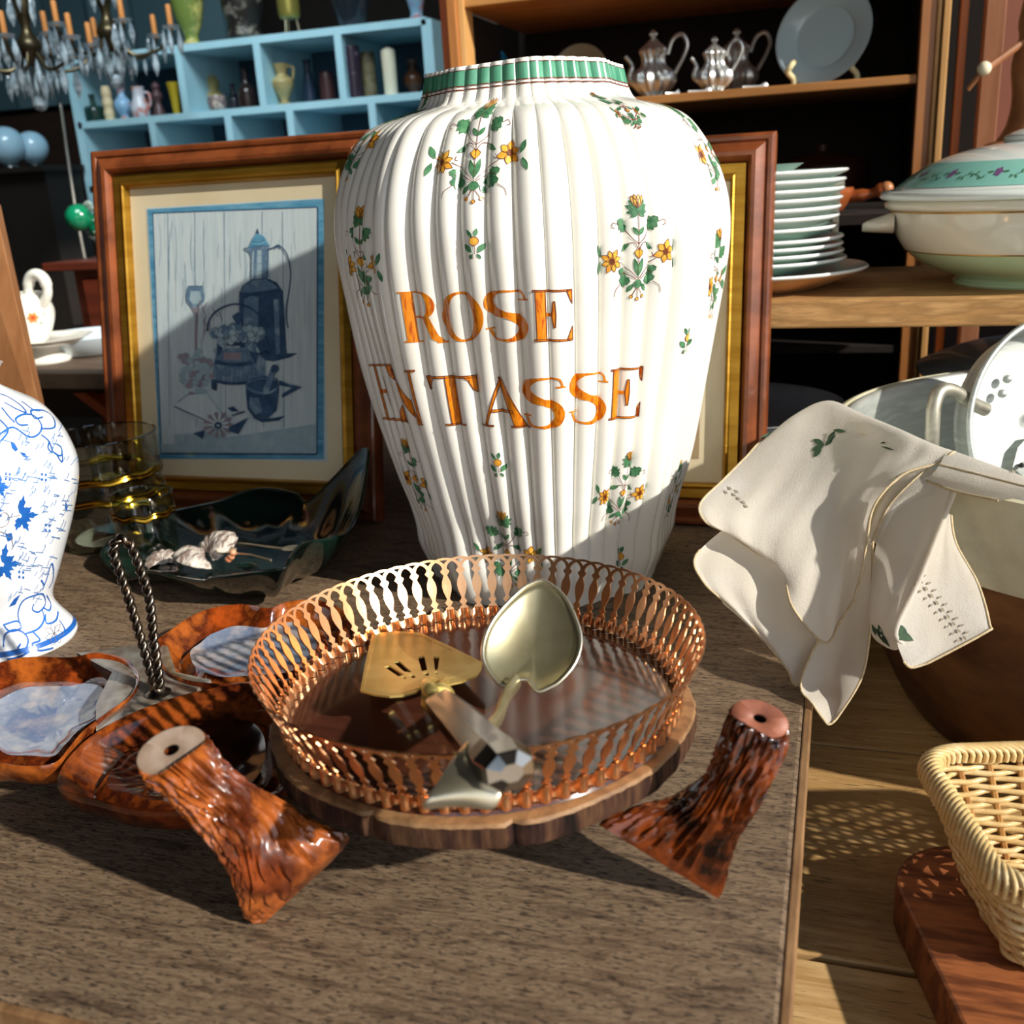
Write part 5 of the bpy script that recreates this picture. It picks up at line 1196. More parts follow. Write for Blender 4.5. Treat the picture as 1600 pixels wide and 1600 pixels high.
def teapot(px, label, k, face, fine=True, Y=1.70):
    c = PY(px, 100, Y); c.z = SZ0
    for _ in range(4): u = c - CAM; zz = u.dot(_f); c.x += (px - (800 + FPX * u.dot(RT) / zz)) * zz / FPX
    t = thing('silver_teapot', c, label, 'teapot', 'silver pots on the cupboard shelf')
    H = .082 * k; f = face
    fl = lambda a, z: 1 + .10 * math.cos(12 * a + z * 40)
    mb = MB(); lathe(mb, smooth_prof([(.020, 0), (.022, .002), (.016, .006), (.026, .014), (.033, .026), (.030, .038), (.020, .048), (.017, .056), (.019, .066), (.021, .070)], 4), PEW, c, 72, rfn=fl, sc=k, cap1=True); mb.build('body', t)
    mb = MB(); lathe(mb, smooth_prof([(.021, .070), (.019, .074), (.012, .080), (.006, .086), (.003, .089), (.006, .094), (.002, .100)], 4), PEW, c, 40, rfn=fl, sc=k, cap1=True); mb.build('lid', t)
    mb = MB(); tube(mb, spl([c + V((-f * .026, 0, .022)) * k, c + V((-f * .038, 0, .034)) * k, c + V((-f * .034, 0, .052)) * k, c + V((-f * .044, 0, .066)) * k], 5), [.0065 * k] * 5 + [.005 * k] * 5 + [.0035 * k] * 6, PEW, 10); mb.build('spout', t)
    mb = MB(); tube(mb, spl([c + V((f * .022, 0, .064)) * k, c + V((f * .030, 0, .084)) * k, c + V((f * .044, 0, .090)) * k, c + V((f * .052, 0, .076)) * k, c + V((f * .046, 0, .058)) * k, c + V((f * .034, 0, .038)) * k, c + V((f * .028, 0, .026)) * k], 5), .0034 * k, PEW, 8); mb.build('handle', t)
teapot(1022, 'silver fluted coffee pot nearest the ribbed jar on the cupboard shelf', 1.0, 1, Y=1.70)
teapot(1116, 'silver fluted pot in front of another, with long spout to the left', .78, 1, Y=1.66)
teapot(1150, 'darker silver pot partly behind the long-spouted one', 1.0, 1, Y=1.78)
for a, b, l in ((1040, 1062, 'silver spoon lying on the shelf beside the nearest pot'), (1075, 1112, 'silver spoon lying in front of the middle silver pots'), (1160, 1200, 'silver spoon lying right of the silver pots')):
    p0 = PY(a, 100, 1.625); p1 = PY(b, 100, 1.64)
    for p, q in ((p0, a), (p1, b)):
        p.z = SZ0 + .003
        for _ in range(4): u = p - CAM; zz = u.dot(_f); p.x += (q - (800 + FPX * u.dot(RT) / zz)) * zz / FPX
    mb = MB(); tube(mb, [p0, p0.lerp(p1, .7), p0.lerp(p1, .8), p0.lerp(p1, .9), p1], [.0016, .0014, .004, .0055, .002], PEW, 8, flat=.5); tag(mb.build('silver_spoon'), l, 'spoon', 'silver spoons on the cupboard shelf')
TER = M('terracotta_glaze', '7d3a1c', .3, col2='9b5126', scale=14, coat=.3); TERD = M('dark_casserole', '3b1a11', .4, col2='2a120c', scale=10)
pc = PY(1335, 285, 1.72); mb = MB(); c = V((pc.x - .05, 1.75, .2915)); lathe(mb, smooth_prof([(.05, 0), (.068, .01), (.072, .045), (.074, .055)], 4), TERD, c, 40, cap1=True)
lathe(mb, smooth_prof([(.076, .055), (.05, .068), (.012, .074), (.010, .084), (.002, .088)], 4), TERD, c, 40); tube(mb, [c + V((-.07, -.01, .04)), c + V((-.095, -.02, .05)), c + V((-.10, -.02, .062))], .007, TERD, 8)
tag(mb.build('earthenware_casserole'), 'dark brown lidded casserole in shade on the lower cupboard shelf', 'casserole')

# ---------------------------------------------------------------- board shelf with plates and tureen
SF = .22
FRB = M('rough_pine', 'b98a52', .65, col2=['9c7342', 'c79a62', '7e5a34'], scale=20, stretch=(.7, 5, 5), ramp=(.3, .75), bump=.0006)
t = thing('plate_shelf', (.5, 1.2, -.1), 'thick pine shelf board carrying plates and tureen above the metal basins', 'shelf')
mb = MB(); box2(mb, (-.16, 1.066, SF - .028), (1.2, 1.34, SF), FRB); mb.build('board', t, smooth=False, bevel=.002)
mb = MB(); box2(mb, (1.14, 1.07, -.10), (1.18, 1.33, SF - .028), FRB); mb.build('upright', t, smooth=False)
mb = MB(); box2(mb, (-.30, 1.365, -.78), (-.27, 1.395, .2), FRB); mb.build('upright', t, smooth=False)
mb = MB(); box2(mb, (-.30, 1.34, SF - .028), (1.2, 1.395, SF), FRB); mb.build('rear_rail', t, smooth=False)
PWH = M('plate_white', 'eef2ee', .14, coat=.3, spec=.6); PGR = M('plate_greenish', 'b9cfc4', .2, col2='a3bdb2', scale=20); PTN = M('plate_tan', 'c99a6a', .4, col2='b88a5a', scale=20)
def plate(loc, r, label, under=PWH, th=.0085, deep=1.0, grp='white plates stacked on the pine shelf'):
    mb = MB(); c = V(loc)
    lathe(mb, smooth_prof([(r * .55, 0), (r * .58, .0015), (r * .62, .002 * deep), (r * .90, th * deep * .75), (r * .985, th * deep)], 3), under, c, 72)
    lathe(mb, smooth_prof([(r * .985, th * deep), (r, th * deep + .0018), (r * .985, th * deep + .0036)], 3), PWH, c, 72, cap0=False)
    lathe(mb, smooth_prof([(r * .985, th * deep + .0036), (r * .9, th * deep * .8 + .003), (r * .62, .0055), (r * .3, .004), (.0001, .004)], 3), PGR, c, 72, cap0=False)
    return tag(mb.build('dinner_plate', origin=c), label, 'plate', grp)
PX, PYc = -.100, 1.185
plate((PX, PYc, SF), .127, 'widest plate with tan underside at the bottom of the stack', PTN, .020)
z = SF + .024
zz = [.0265, .0345, .0425, .0505]
names4 = ['lowest of the four thick white plates above the widest plate', 'second of the four thick white plates above the widest plate', 'third of the four thick white plates above the widest plate', 'topmost of the four thick white plates under the deep plates']
for k in range(4): plate((PX + .001 * k, PYc, SF + .018 + .0075 * k), (.104, .100, .098, .097)[k], names4[k], PGR, .012)
names7 = ['deep plate at the bottom of the upper stack with a wide foot', 'second white plate from the bottom of the upper stack', 'third white plate from the bottom of the upper stack', 'fourth white plate of the upper stack, the middle one', 'third white plate from the top of the upper stack', 'second white plate from the top of the upper stack', 'topmost white plate under the small green dish']
for k in range(7):
    plate((PX, PYc, SF + .0515 + .0092 * k + (.0 if k else -.002)), (.094, .0945, .096, .0975, .099, .100, .102)[k], names7[k], PGR if k == 0 else PWH, .014 if k == 0 else .0135)
c = V((PX - .005, PYc - .01, SF + .0515 + .0092 * 6 + .0085)); mb = MB(); lathe(mb, smooth_prof([(.03, 0), (.045, .006), (.058, .014), (.060, .0155), (.045, .010), (.0001, .004)], 4), PGR, c, 48)
tag(mb.build('small_dish'), 'small greenish dish lying on top of the plate stack', 'dish')
pc = PY(1262, 285, 1.44); c = V((pc.x, 1.44, .286)); 
t = thing('terracotta_pan', c, 'orange-brown glazed pan with stub handle behind the plate stack', 'pan')
mb = MB(); lathe(mb, smooth_prof([(.035, 0), (.045, .003), (.056, .020), (.058, .030), (.054, .030), (.045, .006), (.0001, .004)], 4), TER, c, 48); mb.build('body', t)
mb = MB(); tube(mb, spl([c + V((.05, -.004, .020)), c + V((.075, -.008, .022)), c + V((.093, -.010, .027))], 5), [.008] * 5 + [.006] * 3 + [.009] * 3, TER, 12); ball(mb, c + V((.097, -.011, .028)), .0088, M('tan_knob', 'b0754a', .3), 14); mb.build('handle', t)
mb = MB(); box2(mb, (-.58, 1.375, .274), (.18, 1.56, .286), CDK); struct(mb.build('trim_1', smooth=False))
mb = MB(); ball(mb, PY(1308, 292, 1.26) + V((0, 0, .003)), .0085, M('cream_knob', 'e3d6bd', .25), 16); kk = PY(1308, 292, 1.26); tube(mb, [kk, V((kk.x, kk.y, SF))], .0035, M('cream_knob', 'e3d6bd'), 8)
tag(mb.build('ball_finial'), 'small cream ball knob standing behind the top plate', 'knob')
# tureen
tcx, tcy = .196, 1.19
t = thing('soup_tureen', (tcx, tcy, SF), 'large cream and green lidded tureen with flower band at the right edge', 'tureen')
TC = V((tcx, tcy, SF)); TB = M('tureen_cream', 'e6dfcb', .1, coat=.5); TG = M('tureen_green', 'b8cfa8', .1, coat=.5); TW = M('tureen_white', 'e9f1ea', .1, coat=.5); TAQ = M('tureen_aqua', '8fcfc0', .15, coat=.4); TGD = M('tureen_gold_line', 'b98b35', .25, .7)
tp = smooth_prof([(.082, 0), (.084, .003), (.080, .007), (.098, .014), (.118, .024), (.134, .037), (.143, .050), (.149, .064), (.1505, .074), (.1515, .078), (.156, .080), (.157, .084), (.154, .088)], 4)
mb = MB(); lathe(mb, tp, TB, TC, 96, mats=lambda a, b: TG if b[1] <= .0385 else TB); 
for z_, r_ in ((.0375, .1345), (.0775, .1518)): tube(mb, [TC + V((r_ * math.cos(a), r_ * math.sin(a), z_)) for a in [2 * PI * i / 96 for i in range(96)]], .0008, TGD, 6, closed=True)
mb.build('bowl', t)
mb = MB()
lp = smooth_prof([(.150, .088), (.160, .089), (.162, .093), (.158, .097), (.150, .0985), (.143, .1025), (.130, .112), (.112, .1225), (.085, .132), (.050, .1385), (.036, .1395)], 4)
lathe(mb, lp, TW, TC, 96, cap0=False)
lph = math.atan2(-TC.y, -TC.x)
def tls(s_, z):
    a = lph + s_ / .13; r = .036
    for (r0, z0), (r1, z1) in zip(lp[16:-1], lp[17:]):
        if z <= z1: r = r0 + (r1 - r0) * (z - z0) / max(z1 - z0, 1e-9); break
    return TC + V((r * math.cos(a), r * math.sin(a), z))
D = Decal(tls, .006, .003, .0004)
for i in range(96):
    a = .13 * 2 * PI * i / 96; b = .13 * 2 * PI * (i + 1) / 96; D.poly(TAQ, [(a, .1008), (b, .1008), (b, .1225), (a, .1225)])
TP1 = M('tureen_rose', '7f5a86', .3); TL1 = M('tureen_leaf', '4f7d5a', .3)
for i in range(17):
    s0 = -.38 + i * .048
    for k in range(5): D.poly(TP1, leaf(s0, .1125, .0042, .0035, 2 * PI * k / 5), 1)
    for sg in (-1, 1): D.poly(TL1, leaf(s0 + sg * .004, .1125, .006, .002, 0 if sg > 0 else PI), 1)
    D.line(TL1, [(s0 + .012 + .024 * k / 8, .1070 + .0045 * math.sin(PI * k / 8)) for k in range(9)], .0006, 1)
    for k in range(7): D.poly(TL1, leaf(s0 + .012 + .024 * k / 6, .1070 + .0045 * math.sin(PI * k / 6), .0035, .0016, (1.2, -1.0)[k % 2]), 1)
D.emit(mb); lid_ = mb.build('lid', t)
mb = MB(); lathe(mb, smooth_prof([(.036, .136), (.044, .138), (.046, .144), (.034, .150), (.020, .154), (.016, .170), (.019, .190), (.013, .205), (.016, .213), (.002, .222)], 4), TW, TC, 48, cap0=False)
tube(mb, [TC + V((.0365 * math.cos(a), .0365 * math.sin(a), .1375)) for a in [2 * PI * i / 48 for i in range(48)]], .0016, TGD, 6, closed=True); mb.build('finial', lid_)
hx = TC + V((-.1515, -.02, .060)); mb = MB(); rows = []
for k, (x, w_) in enumerate(((.004, .020), (-.006, .026), (-.016, .024), (-.024, .014), (-.027, .004))):
    rows.append([hx + V((x, w_ * math.cos(a), .006 - .004 * k / 4 + (.011 - .0018 * k) * math.sin(a))) for a in [2 * PI * i / 20 for i in range(20)]])
grid(mb, rows, TB, True); mb.build('handle', t, sub=1, flat_angle=80)
# turned thing with a white knob behind the tureen
q = PY(1603, 120, 1.5); WT = M('tan_turned', 'a9714a', .45, col2='8d5a38', scale=20); GRM = M('grey_moulding', '7d7262', .5); IV = M('ivory_knob', 'e2d8bc', .2)
t = thing('turned_stand', (q.x, 1.5, SF), 'tan turned wooden stand with an ivory knob behind the tureen lid', 'stand')
b0 = V((q.x + .012, 1.5, SF + .12))
mb = MB(); lathe(mb, smooth_prof([(.052, 0), (.054, .006), (.046, .010), (.040, .012), (.030, .03), (.026, .06), (.03, .10), (.024, .13), (.026, .15), (.018, .2)], 4), WT, b0 + V((0, 0, .012)), 32, cap1=True); mb.build('column', t)
mb = MB(); lathe(mb, [(.04, -.12), (.04, -.02), (.056, -.012), (.060, 0), (.056, .010), (.044, .014)], GRM, b0, 32, cap1=True); mb.build('base', t)
mb = MB(); kq = PY(1538, 107, 1.46); ball(mb, kq, .0085, IV, 16); tube(mb, [kq + V((.003, .005, 0)), b0 + V((0, 0, .15))], .0045, WT, 8); mb.build('ivory_knob', t)
mb = MB(); tube(mb, [PY(1512, 140, 1.47), PY(1534, 112, 1.465)], .0032, WT, 8); mb.build('crank', t)
# ---------------------------------------------------------------- round tub holding a metal basin
TX, TY, TR_, TZ_ = .262, .888, .2655, .140
CRE = M('chipped_cream_enamel', 'c4bfa0', .4, col2=['b3ad8c', 'd2cdb2', 'a59c7a'], scale=7, ramp=(.3, .7), bump=.0004)
BRT = M('brown_crock', '6b4426', .6, col2=['4f2f1a', '7d5430', '3a2416'], scale=5, stretch=(1, 1, 2), ramp=(.3, .7), bump=.0006)
ALU = M('brushed_aluminium', 'd3d6d0', .5, .8, col2=['bcc1bc', 'dddfd8'], scale=14, stretch=(1, 1, 8), ramp=(.3, .7), bump=.0001, bscale=60)
t = thing('round_tub', (TX, TY, -.10), 'large round brown tub with cream enamel band, partly under the draped linen', 'tub')
mb = MB(); lathe(mb, smooth_prof([(.185, 0), (.200, .01), (.232, .08), (.252, .140), (.260, .180)], 4), BRT, (TX, TY, -.10), 128); mb.build('body', t)
mb = MB(); lathe(mb, [(.260, .176), (.2665, .178), (.2675, .182), (.2665, .236), (.2655, .240), (.262, .241), (.258, .238), (.257, .18)], CRE, (TX, TY, -.10), 128, cap0=False); mb.build('enamel_band', t)
mb = MB(); lathe(mb, smooth_prof([(.2575, .139), (.2545, .141), (.250, .136), (.247, .120), (.243, .085), (.236, .03), (.215, -.02), (.18, -.045), (.0001, -.05)], 5), ALU, (TX, TY, 0), 128, cap0=False)
tag(mb.build('metal_basin', solid=.0015), 'wide aluminium basin set inside the brown tub, its far rim lit', 'basin')
# tilted pot with riveted side and loop handle
pc = PD(1652, 662, .91); tc_ = (CAM - pc).normalized()
nv = (tc_ * math.cos(.62) + RT * math.sin(.62)).normalized(); upv = (V((0, 0, 1)) + RT * .35).normalized()
T = mtx_axis(pc, nv, upv.cross(nv).cross(nv) * -1)
t = thing('aluminium_pot', pc - V((0, 0, .078)), 'aluminium pot lying tilted in the basin with riveted wall and loop handle', 'pot')
KP = .91 / .73
mb = MB(); lathe(mb, smooth_prof([(.0001, -.030), (.060, -.028), (.068, -.020), (.0735, -.004), (.0755, .002)], 5), ALU, (0, 0, 0), 72, mtx=T, cap0=False, sc=KP); bd_ = mb.build('body', t, solid=.0014)
mb = MB(); tube(mb, [T @ V((.0765 * KP * math.cos(a), .0765 * KP * math.sin(a), .002)) for a in [2 * PI * i / 72 for i in range(72)]], .0028, ALU, 10, closed=True); mb.build('rolled_rim', t)
def on_pot(px, py, h=-.010):
    r = ray(px, py); p0 = pc + nv * h; return CAM + r * ((p0 - CAM).dot(nv) / r.dot(nv))
for x, y in ((1574, 592), (1566, 615)):
    mb = MB(); ball(mb, on_pot(x, y, -.027), .0042, ALU, 14); mb.build('rivet', bd_)
mb = MB(); a = on_pot(1575, 735, -.012); 
hp_ = [on_pot(x, y, -.028) + nv * .002 for x, y in ((1580, 730), (1588, 700), (1606, 680), (1630, 675), (1630, 742), (1600, 748))]
c = sum(hp_, V()) / 6; mb.add([c + nv * .003] + hp_, [(0, i + 1, (i + 1) % 6 + 1) for i in range(6)], ALU); br_ = mb.build('bracket', t, smooth=False)
mb = MB(); ball(mb, on_pot(1596, 727, -.022), .0026, M('dark_hole', '0c0c0c', .6), 10); mb.build('hole', br_)
mb = MB(); tube(mb, spl([PD(1540, 640, .905), PD(1515, 628, .895), PD(1492, 612, .885), PD(1470, 610, .877), PD(1460, 632, .875), PD(1457, 665, .877), PD(1455, 715, .885)], 6), .0062, M('worn_alloy', 'b9b4a4', .45, .7, col2='8f8a7c', scale=60), 14); mb.build('loop_handle', t)
# dark enamel basins and plates in the shade under the shelf
DE = M('dark_blue_enamel', '8ba0ae', .6, col2='6f8490', scale=8, coat=.2); GE = M('grey_enamel', '7c7a70', .5, col2='66645b', scale=10)
c = V((.262, 1.335, -.10)); t = thing('stock_pot', c, 'grey enamel pot with flared rim under the pine shelf, behind the basin', 'pot')
mb = MB(); lathe(mb, smooth_prof([(.12, 0), (.13, .01), (.135, .18), (.165, .196), (.168, .199)], 4), GE, c, 72, cap1=True); mb.build('body', t)
c2 = V((.262, 1.335, .0995)); mb = MB(); lathe(mb, smooth_prof([(.169, 0), (.171, .004), (.165, .007), (.12, .026), (.06, .034), (.0001, .036)], 4), DE, c2, 72)
tag(mb.build('enamel_lid', origin=c2), 'dark blue grey enamel lid on the pot behind the basin', 'lid')
for k in range(5):
    plate((-.125, 1.145, .0005 + .0105 * k), (.116, .114, .115, .113, .114)[k], ['white plate at the bottom of the low stack beside the right picture', 'second white plate of the low stack beside the right picture', 'middle white plate of the low stack under the dark basin', 'second white plate from the top of the low stack', 'white plate directly under the dark oval basin'][k], PWH, .0085, grp='white plates in the low stack under the shelf')
c = V((-.115, 1.148, .0595)); mb = MB(); lathe(mb, smooth_prof([(.08, 0), (.09, .003), (.108, .018), (.122, .034), (.124, .036), (.120, .035), (.09, .008), (.0001, .005)], 4), M('charcoal_enamel', '8c8f92', .6, col2='74777a', scale=8), c, 72)
tag(mb.build('dark_basin', origin=c), 'charcoal grey shallow basin on the low plate stack, left of the linen', 'basin')

# ---------------------------------------------------------------- draped linen napkin
LIN = M('linen', 'eee8dc', .85, col2=['e4dccd', 'f4f0e8'], scale=9, stretch=(1, 1, 1), ramp=(.3, .7), bump=.0005, bscale=900, translucent=.42, sheen=.2)
HEM = M('linen_hem', 'cdbb98', .85, col2='b7a27c', scale=200, bump=.0004, bscale=700); EMG = M('embroidery_green', '2f4f30', .7, col2='1f3a22', scale=300); EMY = M('embroidery_yellow', 'd8c27a', .7); LACE = M('drawn_thread', '8f8574', .9)
cl = MB()
def tens(rows, nu=6, nv_=6, amp=.0012, seed=0):
    def dep(x, y, d):
        k = min(1, max(0, (x - 1290) / 130)); k = k * k * (3 - 2 * k); j = min(1, max(0, (1420 - x) / 320)); return d - .042 * k - .088 * j
    R_2 = [spl([PD(x, y, dep(x, y, d)) for x, y, d in r], nu) for r in rows]; n = len(R_2[0]); out = []
    colz = [spl([r[i] for r in R_2], nv_) for i in range(n)]
    for j in range(len(colz[0])):
        row = []
        for i in range(n):
            p = colz[i][j]; q = noise.noise(V((i * .16 + seed, j * .05, seed))) + .5 * noise.noise(V((i * .4, j * .1, seed + 4)))
            row.append(p + (CAM - p).normalized() * q * amp)
        out.append(row)
    grid(cl, out, LIN); return out
def hem(pts, r=.0009): tube(cl, pts, r, HEM, 6)
A = tens([[(1225, 700, .93), (1260, 670, .92), (1305, 650, .90), (1360, 672, .85), (1415, 694, .81), (1462, 714, .775), (1500, 722, .75)],
          [(1192, 690, .87), (1238, 650, .865), (1292, 626, .85), (1348, 647, .805), (1403, 669, .765), (1450, 690, .74), (1492, 706, .725)],
          [(1165, 715, .855), (1222, 700, .835), (1290, 688, .805), (1343, 698, .775), (1390, 710, .75), (1430, 718, .733), (1465, 724, .722)],
          [(1130, 750, .835), (1190, 753, .812), (1255, 753, .786), (1308, 753, .762), (1350, 752, .744), (1382, 750, .734), (1410, 742, .726)],
          [(1094, 787, .815), (1150, 800, .797), (1215, 812, .776), (1270, 815, .756), (1312, 812, .742), (1343, 806, .732), (1366, 790, .724)],
          [(1102, 815, .807), (1152, 836, .792), (1203, 862, .775), (1255, 880, .752), (1300, 880, .738), (1332, 872, .729), (1354, 850, .722)],
          [(1136, 832, .801), (1172, 856, .790), (1212, 886, .772), (1246, 930, .750), (1285, 938, .736), (1322, 920, .727), (1346, 895, .720)],
          [(1140, 834, .800), (1180, 862, .788), (1222, 890, .769), (1238, 948, .750), (1288, 1004, .734), (1312, 972, .727), (1334, 938, .720)]], 6, 6, .0034, 1)
hem([r[0] for r in A[6:]]); hem(A[-1]); hem([r[-1] for r in A[6:]])
B = tens([[(1145, 815, .825), (1190, 840, .81), (1240, 870, .793), (1290, 890, .770), (1332, 880, .755)],
          [(1087, 868, .815), (1140, 890, .803), (1200, 925, .786), (1268, 955, .764), (1322, 955, .748)],
          [(1098, 908, .808), (1148, 938, .795), (1212, 982, .776), (1265, 1010, .760), (1316, 1000, .746)],
          [(1132, 940, .801), (1172, 975, .788), (1222, 1022, .768), (1256, 1040, .757), (1300, 1030, .746)],
          [(1160, 962, .796), (1200, 1008, .780), (1230, 1046, .764), (1243, 1070, .755), (1272, 1062, .748)]], 6, 6, .0034, 5)
hem([r[0] for r in B[5:]]); hem(B[-1])
B2 = tens([[(1120, 905, .818), (1160, 930, .805), (1215, 965, .79)], [(1128, 940, .812), (1168, 968, .800), (1225, 1010, .782)], [(1150, 958, .806), (1190, 1000, .793), (1238, 1048, .772)]], 6, 5, .002, 8)
C3 = tens([[(1322, 850, .752), (1345, 850, .742), (1364, 842, .730)], [(1300, 950, .752), (1335, 945, .740), (1362, 930, .724)], [(1252, 1062, .742), (1308, 1050, .734), (1358, 1000, .720)],
           [(1270, 1100, .724), (1312, 1092, .720), (1345, 1062, .712)], [(1293, 1132, .712), (1300, 1130, .711), (1308, 1122, .710)]], 7, 6, .0015, 12)
hem([r[0] for r in C3[7:]]); hem([r[-1] for r in C3]); hem(C3[-1])
D1 = tens([[(1398, 770, .728), (1440, 748, .716), (1470, 752, .705), (1492, 766, .697)], [(1374, 830, .726), (1410, 825, .714), (1440, 830, .702), (1464, 838, .692)],
           [(1362, 900, .722), (1392, 900, .710), (1418, 903, .698), (1436, 908, .688)], [(1360, 985, .716), (1375, 985, .706), (1388, 985, .697), (1400, 985, .689)],
           [(1385, 1012, .712), (1398, 1016, .704), (1408, 1012, .697), (1414, 1008, .690)]], 6, 6, .0014, 20)
tube(cl, [r[-1] for r in D1], .0016, LIN, 8)
D2 = tens([[(1478, 800, .703), (1482, 802, .703), (1486, 805, .703)], [(1463, 838, .696), (1478, 836, .699), (1494, 850, .70)], [(1436, 906, .692), (1478, 895, .694), (1528, 912, .694)],
           [(1402, 980, .690), (1465, 965, .690), (1546, 975, .686)], [(1402, 1005, .689), (1465, 1012, .686), (1540, 988, .683)], [(1412, 1034, .688), (1424, 1043, .686), (1450, 1036, .685)]], 8, 6, .0012, 30)
hem([r[-1] for r in D2]); hem(D2[-1])
E2 = tens([[(1465, 712, .745), (1540, 740, .715), (1615, 765, .685)], [(1480, 701, .732), (1545, 724, .705), (1615, 750, .675)], [(1468, 726, .716), (1530, 742, .690), (1615, 764, .655)], [(1455, 742, .712), (1520, 757, .684), (1615, 774, .650)], [(1440, 748, .718), (1495, 768, .690), (1560, 782, .665)]], 8, 6, .0012, 40)
hem(E2[12]); hem(E2[-1])
# fold joining flap and right-hand fold
F2 = tens([[(1410, 742, .735), (1440, 732, .728), (1480, 735, .715), (1530, 750, .70)], [(1385, 770, .735), (1415, 755, .724), (1450, 752, .712), (1500, 766, .698)], [(1362, 815, .735), (1380, 800, .726), (1400, 785, .722), (1410, 790, .72)], [(1352, 860, .735), (1360, 850, .73), (1368, 845, .726), (1372, 850, .724)]], 6, 6, .001, 50)
hem([r[0] for r in F2]); hem([r[8] for r in F2])
allpts = [(p, ((p - CAM).dot(_f))) for g in (A, B, C3, D1, D2, E2) for r in g for p in r]
def prj(p): u = p - CAM; z = u.dot(_f); return 800 + FPX * u.dot(RT) / z, 800 - FPX * u.dot(UP) / z, z
PRJ = {id(g): [prj(p) for r in g for p in r] for g in (A, D1, D2, E2)}
def on_cloth(g, x, y, off=.0012):
    L_ = PRJ[id(g)]; q = sorted(L_, key=lambda a: (a[0] - x) ** 2 + (a[1] - y) ** 2)[:4]
    w_ = [1 / ((a[0] - x) ** 2 + (a[1] - y) ** 2 + 4) for a in q]; z = sum(a[2] * b for a, b in zip(q, w_)) / sum(w_); return PD(x, y, z - off)
def stitch(g, poly, m):
    cl.add([on_cloth(g, *p) for p in poly], [list(range(len(poly)))], m)
def lf(g, x, y, L_, W_, a, m=EMG): stitch(g, [(x + px_, y + py_) for px_, py_ in leaf(0, 0, L_, W_, a)], m)
for x, y, L_, W_, a in ((1186, 684, 30, 4, -.35), (1204, 683, 22, 7, -.22), (1206, 684, 18, 7, 1.45), (1210, 683, 17, 8, 1.0), (1194, 686, 12, 5, 2.0),
                        (1288, 695, 20, 9, 3.6), (1287, 696, 20, 9, 2.75), (1284, 697, 22, 9, 2.2), (1290, 694, 22, 3, -.7), (1302, 684, 18, 7, 2.4), (1301, 672, 20, 6, .1), (1305, 673, 22, 7, 2.2)): lf(A, x, y, L_, W_, a)
for x, y, L_, W_, a in ((1340, 674, 26, 9, .1), (1352, 676, 18, 6, -.2)): lf(A, x, y, L_, W_, a, EMY)
for x, y, L_, W_, a in ((1374, 693, 26, 3, -.25), (1376, 697, 22, 3, .3), (1398, 694, 22, 2.5, .2)): lf(A, x, y, L_, W_, a)
for x, y in ((1130, 766), (1136, 760), (1143, 770), (1150, 776), (1158, 782), (1147, 765), (1162, 788)): lf(A, x, y, 9, 3.5, .6, LACE)
for x, y, L_, W_, a in ((1366, 980, 40, 8, .9), (1372, 975, 30, 7, 1.3), (1362, 975, 20, 5, 1.2)): lf(D1, x, y, L_, W_, a)
for x, y, L_, W_, a in ((1398, 985, 34, 13, .5), (1402, 975, 22, 8, .75), (1404, 1000, 16, 9, -.6)): lf(D2, x, y, L_, W_, a)
for i in range(9):
    x = 1436 + i * 8.5; y = 905 + i * 11; lf(D2, x, y, 9, 4.5, .9, LACE); lf(D2, x + 4, y - 3, 8, 3.5, -.5, LACE); lf(D2, x - 4, y + 5, 7, 3, 2.2, LACE)
for x, y in ((1566, 738), (1574, 742), (1580, 735), (1572, 750)): lf(E2, x, y, 8, 4, .5, LACE)
lf(E2, 1498, 724, 18, 3, -.7)
tag(cl.build('linen_napkin', flat_angle=80), 'cream linen cloth with green embroidery and scalloped hem draped over the tub rim', 'cloth')

# ---------------------------------------------------------------- chopping board and wicker basket
BA = math.radians(15); be = V((math.cos(BA), math.sin(BA), 0)); bs_ = V((math.sin(BA), -math.cos(BA), 0))
BO = V((.0365, .588, 0))
poly = []
W_, H_, R2 = .42, .36, .045
for cx, cy, a0 in ((R2, R2, 180), (W_ - R2, R2, 270), (W_ - R2, H_ - R2, 0), (R2, H_ - R2, 90)):
    for k in range(9):
        a = math.radians(a0 + 90 * k / 8); x = cx + R2 * math.cos(a); y = cy + R2 * math.sin(a); p = BO + be * x + bs_ * y; poly.append((p.x, p.y))
CBW = M('chopping_board_wood', '7e4526', .5, col2=['9b5c34', '5f321c', '8a4d2b'], scale=14, stretch=(1, 7, 3), ramp=(.3, .72), detail=10, bump=.0004, bscale=50, bstretch=(1, 8, 2))
mb = MB(); extrude(mb, poly, -.0995, -.068, CBW)
tag(mb.build('chopping_board', smooth=False, bevel=.0022), 'thick reddish brown chopping board with rounded corner under the wicker basket', 'chopping board')
WK = M('pale_wicker', 'e3c993', .45, col2=['cfae72', 'efdcae'], scale=60, stretch=(1, 1, 1), ramp=(.3, .7), coat=.15); WKD = M('stake_wicker', 'b88a50', .5, col2='9a6c3a', scale=60)
KO = V((.058, .589, 0)); KW, KH, KR = .205, .128, .022; ZB, ZT = -.0675, -.004
t = thing('wicker_basket', (KO + be * KW / 2 + bs_ * KH / 2) + V((0, 0, -.0675)), 'pale wicker basket with braided rim on the chopping board, lower right', 'basket')
